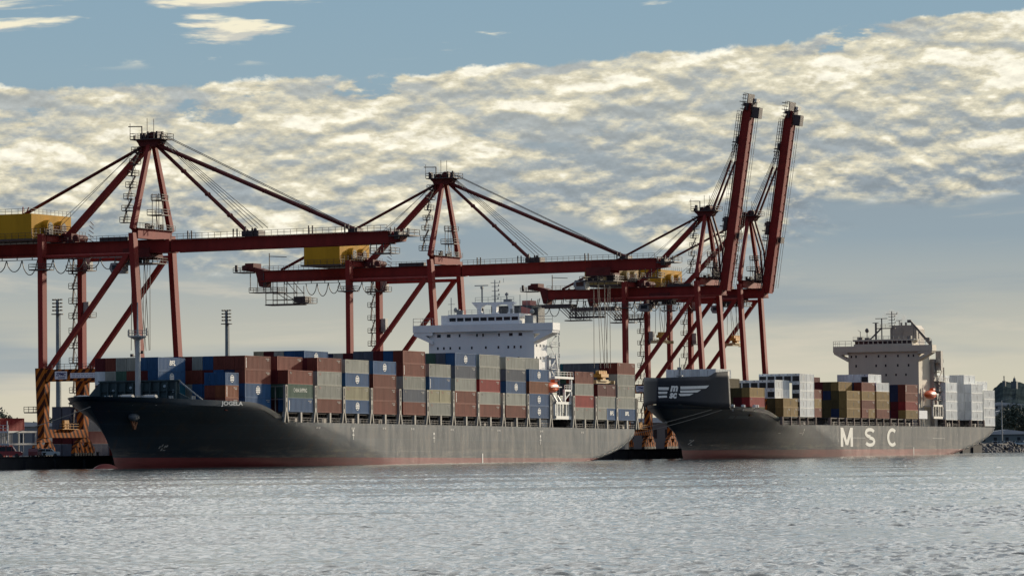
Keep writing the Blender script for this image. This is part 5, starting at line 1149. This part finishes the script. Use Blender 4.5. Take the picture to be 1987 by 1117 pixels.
spreader((505.5, 47.5, 33.0), 'yellow spreader hanging high under the right crane of the raised pair')
ln = MB()
hawser(ln, (62.4, 16.9, 12.3), (30, 40, 2.9), 1.2); o = ln.build('mooring_line', mat('pale_rope', (.16, .15, .13), .8)); tag(o, 'pale mooring line from near ship bow down to quay', 'rope')
ln = MB(); hawser(ln, (386, 9.6, 13.0), (330, 40, 2.8), 1.0, .05); hawser(ln, (390, 8.2, 12.9), (332, 40, 2.8), 1.6, .05)
for (x, y, z) in ((372, 17.4, 9.6), (362, 22.8, 8.0)): ln.tube((x - .05, y, z), (x + .05, y, z), .35, 10)
o = ln.build('mooring_line', mat('pale_rope', (.16, .15, .13), .8)); tag(o, 'twin mooring lines with round rat guards from far ship bow', 'rope')

# ------------------------------------------------------------------ quay-side things
def light_mast(x, y, h, label):
    e = empty('light_mast', (x, y, 2.5), label, 'light mast', 'tall floodlight masts in the container yard')
    a = MB(); a.tube((0, 0, 0), (0, 0, h), .62, 10, .38); a.build('pole', mat('mast_bluegrey', (.12, .16, .18), .5), e)
    a = MB()
    for k in range(4): z = h - 2.4 + k * .85; a.beam((0, -1.3, z), (0, 1.3, z), .14, .14); a.beam((-1.3, 0, z), (1.3, 0, z), .14, .14)
    a.tube((0, 0, h - 3.4), (0, 0, h - 3.2), 1.5, 12); a.beam((.9, 0, 2), (.9, 0, h - 3), .09, .09); a.beam((1.3, 0, 2), (1.3, 0, h - 3), .09, .09)
    for k in range(int(h / .8) - 4): a.beam((.9, 0, 2 + k * .8), (1.3, 0, 2 + k * .8), .06, .06)
    a.build('lamp_frame', STEEL, e)
    lm = MB()
    for k in range(4):
        z = h - 2.4 + k * .85
        for q in (-1.1, -.4, .4, 1.1):
            lm.box(-.3, .2, q - .2, q + .2, z - .15, z + .2)
    lm.build('floodlights', BLACK, e); return e
light_mast(211, 110, 37.3, 'tall grey floodlight mast seen between the legs of the nearest crane')
light_mast(298, 110, 37.0, 'tall grey floodlight mast standing in open sky above near ship containers')
def ground_container(x, y, z, c, lab, Lx=12.2):
    CLAB.append(lab)
    if len(CLAB) - 1 in SKIP: return
    o = bpy.data.objects.new('shipping_container', cont_mesh(Lx, 2.75, c)); COL.objects.link(o); o.location = (x, y, z); tag(o, lab, 'container', 'containers on the quay')
    d = bpy.data.objects.new('door', door_mesh(2.75, c)); COL.objects.link(d); d.parent = o
gc = [(95, 70, 'N'), (95, 72.6, 'D'), (96, 67.3, 'R'), (96, 64.6, 'R')]
k = 0
for (x, y, c) in [(100, 72, 'N'), (100, 69.4, 'R'), (100, 66.8, 'R'), (100, 64.2, 'r')]:
    for t_ in range(3): ground_container(x + (5 if t_ == 2 else 0), y, 2.5 + 2.77 * t_, [c, 'S', c][t_], '%s container in the yard left of crane leg, %s column, %s tier' % (CC[[c, 'S', c][t_]][0], ORD[1 + k // 3], ORD[t_ + 1])); k += 1
k = 0
for (x, y, c) in [(150, 74, 'S'), (150, 71.4, 'S'), (150, 68.8, 'V'), (164, 68.8, 'D')]:
    for t_ in range(4): ground_container(x, y, 2.5 + 2.77 * t_, [c, 'D', 'S', c][t_], '%s container stacked behind nearest crane sill beam, %s column, %s tier' % (CC[[c, 'D', 'S', c][t_]][0], ORD[1 + k // 4], ORD[t_ + 1])); k += 1
k = 0
for (x, y, c) in [(392, 52.5, 'S'), (406, 52.5, 'P'), (420, 52.5, 'S'), (392, 49.8, 'P')]:
    for t_ in range(5): ground_container(x, y, 2.5 + 2.77 * t_, [c, 'D', 'P', 'S', c][t_], '%s container stacked between the two ships, %s stack, %s tier' % (CC[[c, 'D', 'P', 'S', c][t_]][0], ORD[1 + k // 5], ORD[t_ + 1])); k += 1
k = 0
for i_, x in enumerate(range(372, 480, 13)):
    for t_ in range(3 + (i_ * 7) % 2):
        c = 'DSGNRBPVTM'[(i_ * 3 + t_ * 4) % 10]; ground_container(x, 84, 2.5 + 2.77 * t_, c, '%s container in the yard row between both ships, stack %s, %s tier' % (CC[c][0], ORD[i_ + 1], ORD[t_ + 1]))
for i_, x in enumerate(range(172, 226, 13)):
    for t_ in range(2):
        c = 'RDSNV'[(i_ * 3 + t_ * 2) % 5]; ground_container(x, 92, 2.5 + 2.77 * t_, c, '%s container in the yard row behind the nearest crane, stack %s, %s tier' % (CC[c][0], ORD[i_ + 1], ORD[t_ + 1]))
# white gangway frame building
e = empty('access_tower', (84, 49, 2.5), 'white steel access tower with railed roof at the left quay edge', 'access tower')
a = MB()
for x in (-6, 0, 5): 
    for y in (-4, 0, 4, 8): a.box(x - .12, x + .12, y - .12, y + .12, 0, 5.2)
for z in (2.5, 5.0):
    a.box(-6.2, 5.2, -4.2, 8.2, z, z + .35)
for k in range(10): a.beam((-6.1, -4 + k * 1.2, 0), (-6.1, -4 + k * 1.2, 2.5), .09, .09)
for k in range(18): a.box(-6.15, -6.05, -4 + k * .66, -3.9 + k * .66, 2.8, 5.0)
a.beam((-6.2, 0, 0), (-6.2, -3.6, 2.5), .5, .12); a.build('frame', mat('tower_white', (.42, .43, .44), .6, var=.15), e)
a = MB(); a.rail([(-6.2, -4.2, 5.35), (-6.2, 8.2, 5.35)], 1.2, 1.2, .09); [a.box(-6.2, -6.05, -4 + k * 1.9, -3.8 + k * 1.9, 5.35, 7.4) for k in range(7)]; a.build('roof_posts', mat('tower_white', (.42, .43, .44)), e)
def car(loc, rz, col, label, van=False, s=1.0):
    e = empty('parked_car', loc, label, 'car', None, (0, 0, rz)); pm = mat('car_' + '_'.join(label.split()[:1]) + ('v' if van else ''), col, .3, var=.03)
    b = MB(); hh = 2.1 if van else 1.75
    prof = [(-2.4, .35), (2.4, .35), (2.45, .9), (2.2, 1.05), (1.3, 1.12), (.7, hh - .06), (-2.1, hh), (-2.4, 1.1)]
    b.poly([(x * s, z * s) for x, z in prof], 'y', -.95 * s, .95 * s); b.build('body', pm, e)
    g = MB(); g.poly([(1.15 * s, 1.14 * s), (.62 * s, (hh - .16) * s), (-2.0 * s, (hh - .12) * s), (-2.2 * s, 1.14 * s)], 'y', -.965 * s, .965 * s); g.build('windows', GLASS, e)
    r = MB(); [r.box(x - .05, x + .05, -.975 * s, .975 * s, 1.1 * s, (hh - .1) * s) for x in (-.5, .62)]; r.build('pillar', pm, e)
    for x in (-1.5, 1.5):
        for y in (-.85, .85): w = MB(); w.tube((x * s, (y - .12) * s, .36 * s), (x * s, (y + .12) * s, .36 * s), .36 * s, 12); w.build('wheel', BLACK, e)
    return e
car((91.5, 43.5, 2.5), R(-62), (.42, .50, .52), 'white utility wagon with roof rack parked beside the nearest crane bogies')
car((75, 43, 2.5), R(-66), (.22, .03, .03), 'red van parked at the far left edge of quay', van=True, s=1.1)
car((84.5, 42.5, 2.5), R(20), (.14, .03, .03), 'maroon car behind the white utility wagon on quay')
# bollards
b0 = None
for i, (x, y) in enumerate([(60 + 22 * k, 38.9) for k in range(16)]):
    if b0 is None:
        a = MB(); a.tube((0, 0, 0), (0, 0, .5), .28, 10, .22); a.tube((0, 0, .5), (0, 0, .75), .38, 10); b0 = a.build('bollard', BLACK, loc=(x, y, 2.65)); o = b0
    else: o = b0.copy(); COL.objects.link(o); o.location = (x, y, 2.65)
    tag(o, 'small black mooring bollard on the quay edge', 'bollard', 'mooring bollards along the quay edge')

# ------------------------------------------------------------------ far shore on the right
def fbm(x, y, seed=0):
    from mathutils import noise
    return noise.fractal(Vector((x, y, seed)), 1.0, 2.0, 5)
CX0, CY0 = -649.4, -386.7
def at(px, d):   # point on the water at viewing depth d metres, px pixels from the left edge of the photograph's frame
    r = (px - 993.5) / 8000 * d; return (CX0 + FW.x * d + RT.x * r, CY0 + FW.y * d + RT.y * r)
hm_ = MB(); NXh, NYh = 150, 26
for j in range(NYh + 1):
    for i in range(NXh + 1):
        px = 1700 + i * 4.2; d = 2350 + j * 34; x, y = at(px, d)
        rid = interp(px, [(1700, 10), (1800, 22), (1880, 30), (1912, 38), (1925, 41), (1942, 46), (1970, 45), (1987, 43.5), (2060, 40), (2160, 26), (2330, 6)])
        f = smooth(j / 13) if j < 13 else 1 - .5 * smooth((j - 13) / 13)
        z = -1 + rid * f * (1 + .04 * fbm(px * .03, j * .3)) + (.7 * fbm(px * .25, j * .9, 3) if j > 1 else 0)
        hm_.v.append((x, y, z))
for j in range(NYh):
    for i in range(NXh): a = j * (NXh + 1) + i; hm_.f.append((a, a + 1, a + NXh + 2, a + NXh + 1))
struct(hm_.build('hill', mat('hill_scrub', (.028, .038, .040), .95, var=.6, scale=.06, bump=.5, spec=0)))
def crownblob(mb, c, r, n=260, flat=.8):
    for _ in range(n):
        a, b = random.uniform(0, 2 * math.pi), math.acos(random.uniform(-1, 1)); q = r * random.uniform(.45, 1.05) * (1 + .25 * math.sin(3 * a + c[0]) * math.sin(2 * b))
        p_ = (c[0] + q * math.sin(b) * math.cos(a), c[1] + q * math.sin(b) * math.sin(a), c[2] + q * flat * math.cos(b)); s = r * random.uniform(.10, .2)
        v = [Vector((random.gauss(0, 1), random.gauss(0, 1), random.gauss(0, 1))).normalized() * s for _ in range(2)]; o = len(mb.v)
        P_ = Vector(p_); mb.v += [tuple(P_ + v[0]), tuple(P_ + v[1]), tuple(P_ - v[0]), tuple(P_ - v[1])]; mb.f.append((o, o + 1, o + 2, o + 3))
LEAF = mat('leaf_dark', (.035, .05, .035), .85, var=.5, scale=.3); TRK = mat('bark', (.05, .04, .03), .9)
def tree(x, y, z, h, label):
    e = empty('tree', (x, y, z), label, 'tree', 'trees on the far shore'); t = MB(); t.tube((0, 0, 0), (0, 0, h * .55), h * .035, 7, h * .02)
    for k in range(3): a = k * 2.1; t.beam((0, 0, h * .4), (h * .2 * math.cos(a), h * .2 * math.sin(a), h * .65), h * .03, h * .03)
    t.build('trunk', TRK, e); c = MB()
    for k in range(7): a = random.uniform(0, 6.28); q = h * random.uniform(0, .28); crownblob(c, (q * math.cos(a), q * math.sin(a), h * random.uniform(.5, .82)), h * random.uniform(.16, .27), 130)
    c.build('crown', LEAF, e)
E_ = MB()   # low foreshore
pts = [at(1830, 1520), at(2250, 1480), at(2250, 2400), at(1830, 2400)]
E_.v = [(x, y, -2) for x, y in pts] + [(x, y, 2.2) for x, y in pts]; E_.f = [(4, 5, 6, 7), (0, 1, 5, 4), (1, 2, 6, 5), (2, 3, 7, 6), (3, 0, 4, 7)]
struct(E_.build('foreshore_ground', mat('foreshore_earth', (.06, .06, .05), .9, var=.5, scale=.1)))
side = ['left', 'middle', 'right']
tl = [(1941, 1560, 11), (1952, 1600, 13), (1963, 1570, 15), (1975, 1590, 13), (1986, 1560, 15), (1934, 1640, 11), (1947, 1690, 15), (1960, 1700, 17), (1971, 1720, 18), (1982, 1700, 17), (1995, 1640, 15), (1926, 1620, 9), (2010, 1600, 14), (2025, 1660, 15), (1955, 1790, 15), (1978, 1800, 15)]
for i, (px, d, h) in enumerate(tl):
    x, y = at(px, d); tree(x, y, 2.2, h, '%s dark tree counted from the left on the far shore behind far ship stern' % ORD[sorted(q[0] for q in tl).index(px) + 1])
# rock breakwater
rk = MB()
for i in range(520):
    t_ = random.random(); x = lerp(596, 905, t_); r = random.uniform(.5, 1.3); zz = random.uniform(-.4, 2.9); y = 41.0 + (zz) * 1.5 + random.uniform(-.5, .5) + interp(t_, [(0, 0), (1, 2)])
    def jit(): return random.uniform(.75, 1.2)
    rk.ball((x, y, zz), r * 1.3, r, r * .8, 6, 4, jit)
E2 = MB(); 
for (x, hz) in ((700, 3.0), (912, 2.6)): pass
core = MB(); core.poly([(41.5, -3), (46, 3.0), (60, 3.2), (60, -3)], 'x', 716, 912); struct(core.build('breakwater_core', WALL))
o = rk.build('rock_breakwater', mat('dark_rock', (.06, .06, .065), .9, var=.5, scale=.8)); tag(o, 'dark rock armour along the water edge beyond far ship stern', 'breakwater')
def building(x, y, z, w, d, h, col, label, gable=False):
    e = empty('building', (x, y, z), label, 'building', None, (0, 0, A0 - R(90)))
    a = MB(); a.box(-w / 2, w / 2, 0, d, 0, h); a.build('wall', mat('wall_%d' % int(sum(col) * 100), col, .8, var=.12, scale=.2), e)
    r = MB(); r.poly([(-w / 2 - .5, h), (w / 2 + .5, h), (w / 2 + .5, h + .4), (0, h + (1.8 if gable else .6)), (-w / 2 - .5, h + .4)], 'y', -.5, d + .5); r.build('roof', mat('roof_pale', (.42, .43, .43), .6, var=.12, scale=.1), e)
    n = max(2, int(w / 4))
    for k in range(n): q = MB(); xx = -w / 2 + (k + .5) * w / n; q.box(xx - .6, xx + .6, -.05, .02, h * .4, h * .75); q.build('window', GLASS, e)
for (px, d, z, w, h, col, lab) in ((1938, 2380, 22, 26, 3, (.22, .24, .25), 'pale long roofed building high on the hillside above the trees'), (1953, 2300, 17.5, 12, 3, (.45, .44, .42), 'small white building halfway up the hillside'), (1978, 2250, 10, 30, 4, (.25, .27, .28), 'long pale building low on the hillside by the frame edge'),
        (1950, 1545, 2.2, 22, 4.2, (.13, .16, .16), 'flat dark green shed among trees on the far shore'), (1968, 2320, 14, 10, 2.5, (.3, .31, .32), 'grey hillside house right of the small white building')):
    x, y = at(px, d); building(x, y, z, w, 12, h, col, lab, True)
for (px, d, w, h, col, lab) in ((-10, 1250, 60, 9, (.16, .17, .18), 'long grey warehouse beyond the container yard at far left'), (150, 1300, 34, 7.5, (.20, .17, .14), 'low brown warehouse seen between the nearest crane lower legs'), (1268, 1420, 60, 9, (.12, .10, .09), 'dark warehouse behind the quay between the two ships')):
    x, y = at(px, d); building(x, y, 2.5, w, 20, h, col, lab, True)
x, y = at(1940.5, 1505); e = empty('street_lamp', (x, y, 2.2), 'tall pale street lamp with long arm at far ship stern', 'street lamp', None, (0, 0, A0 - R(90)))
a = MB(); a.tube((0, 0, 0), (0, 0, 16.5), .25, 8, .16); a.build('pole', GREY, e); a = MB(); a.beam((0, 0, 16.5), (3, 0, 17.1), .14, .14); a.box(2.6, 4.0, -.2, .2, 17.0, 17.2); a.build('lamp_head', GREY, e)
x, y = at(1946, 2700); e = empty('hilltop_column', (x, y, 43.4), 'thin hilltop column on the skyline at right', 'monument'); a = MB(); a.tube((0, 0, 0), (0, 0, 3.4), .35, 8, .3); a.box(-.45, .45, -.45, .45, 3.2, 3.6); a.build('shaft', mat('stone_dim', (.12, .13, .13), .8), e); a = MB(); a.box(-1, 1, -1, 1, -3, .5); a.build('base', mat('stone_dim', (.12, .13, .13)), e)
x, y = at(1966, 2700); e = empty('hilltop_lookout', (x, y, 41.5), 'squat hilltop lookout tower on the skyline at right edge', 'lookout'); a = MB(); a.box(-1.8, 1.8, -1.8, 1.8, -3, 2); a.build('base', mat('stone_dim', (.12, .13, .13)), e); a = MB(); a.tube((0, 0, 2), (0, 0, 4.2), 1.1, 10, .7); a.tube((0, 0, 4.2), (0, 0, 5.4), .15, 6); a.build('tower', mat('stone_dim', (.12, .13, .13)), e)
# parked cars along the far shore road
for i in range(9):
    x, y = at(1934 + i * 7.3, 1490 + (i % 3) * 9)
    car((x, y, 2.2), A0 - R(90) + R(random.uniform(-10, 10)), [(.5, .5, .5), (.1, .12, .15), (.35, .36, .38)][i % 3], '%s car, %s from the left in the row parked on the far shore' % (['white', 'dark', 'silver'][i % 3], ORD[i + 1]))
# a few distant trees and a grey silo on the far left skyline
for i, (px, d, h) in enumerate(((2, 1450, 15), (-8, 1500, 18), (92, 1500, 16), (96, 1560, 13), (20, 1600, 12))):
    x, y = at(px, d); tree(x, y, 2.2, h, 'distant bluish tree, %s of those at far left behind the container yard' % ORD[i + 1])
print('containers', NCONT, 'objects', len(bpy.data.objects))
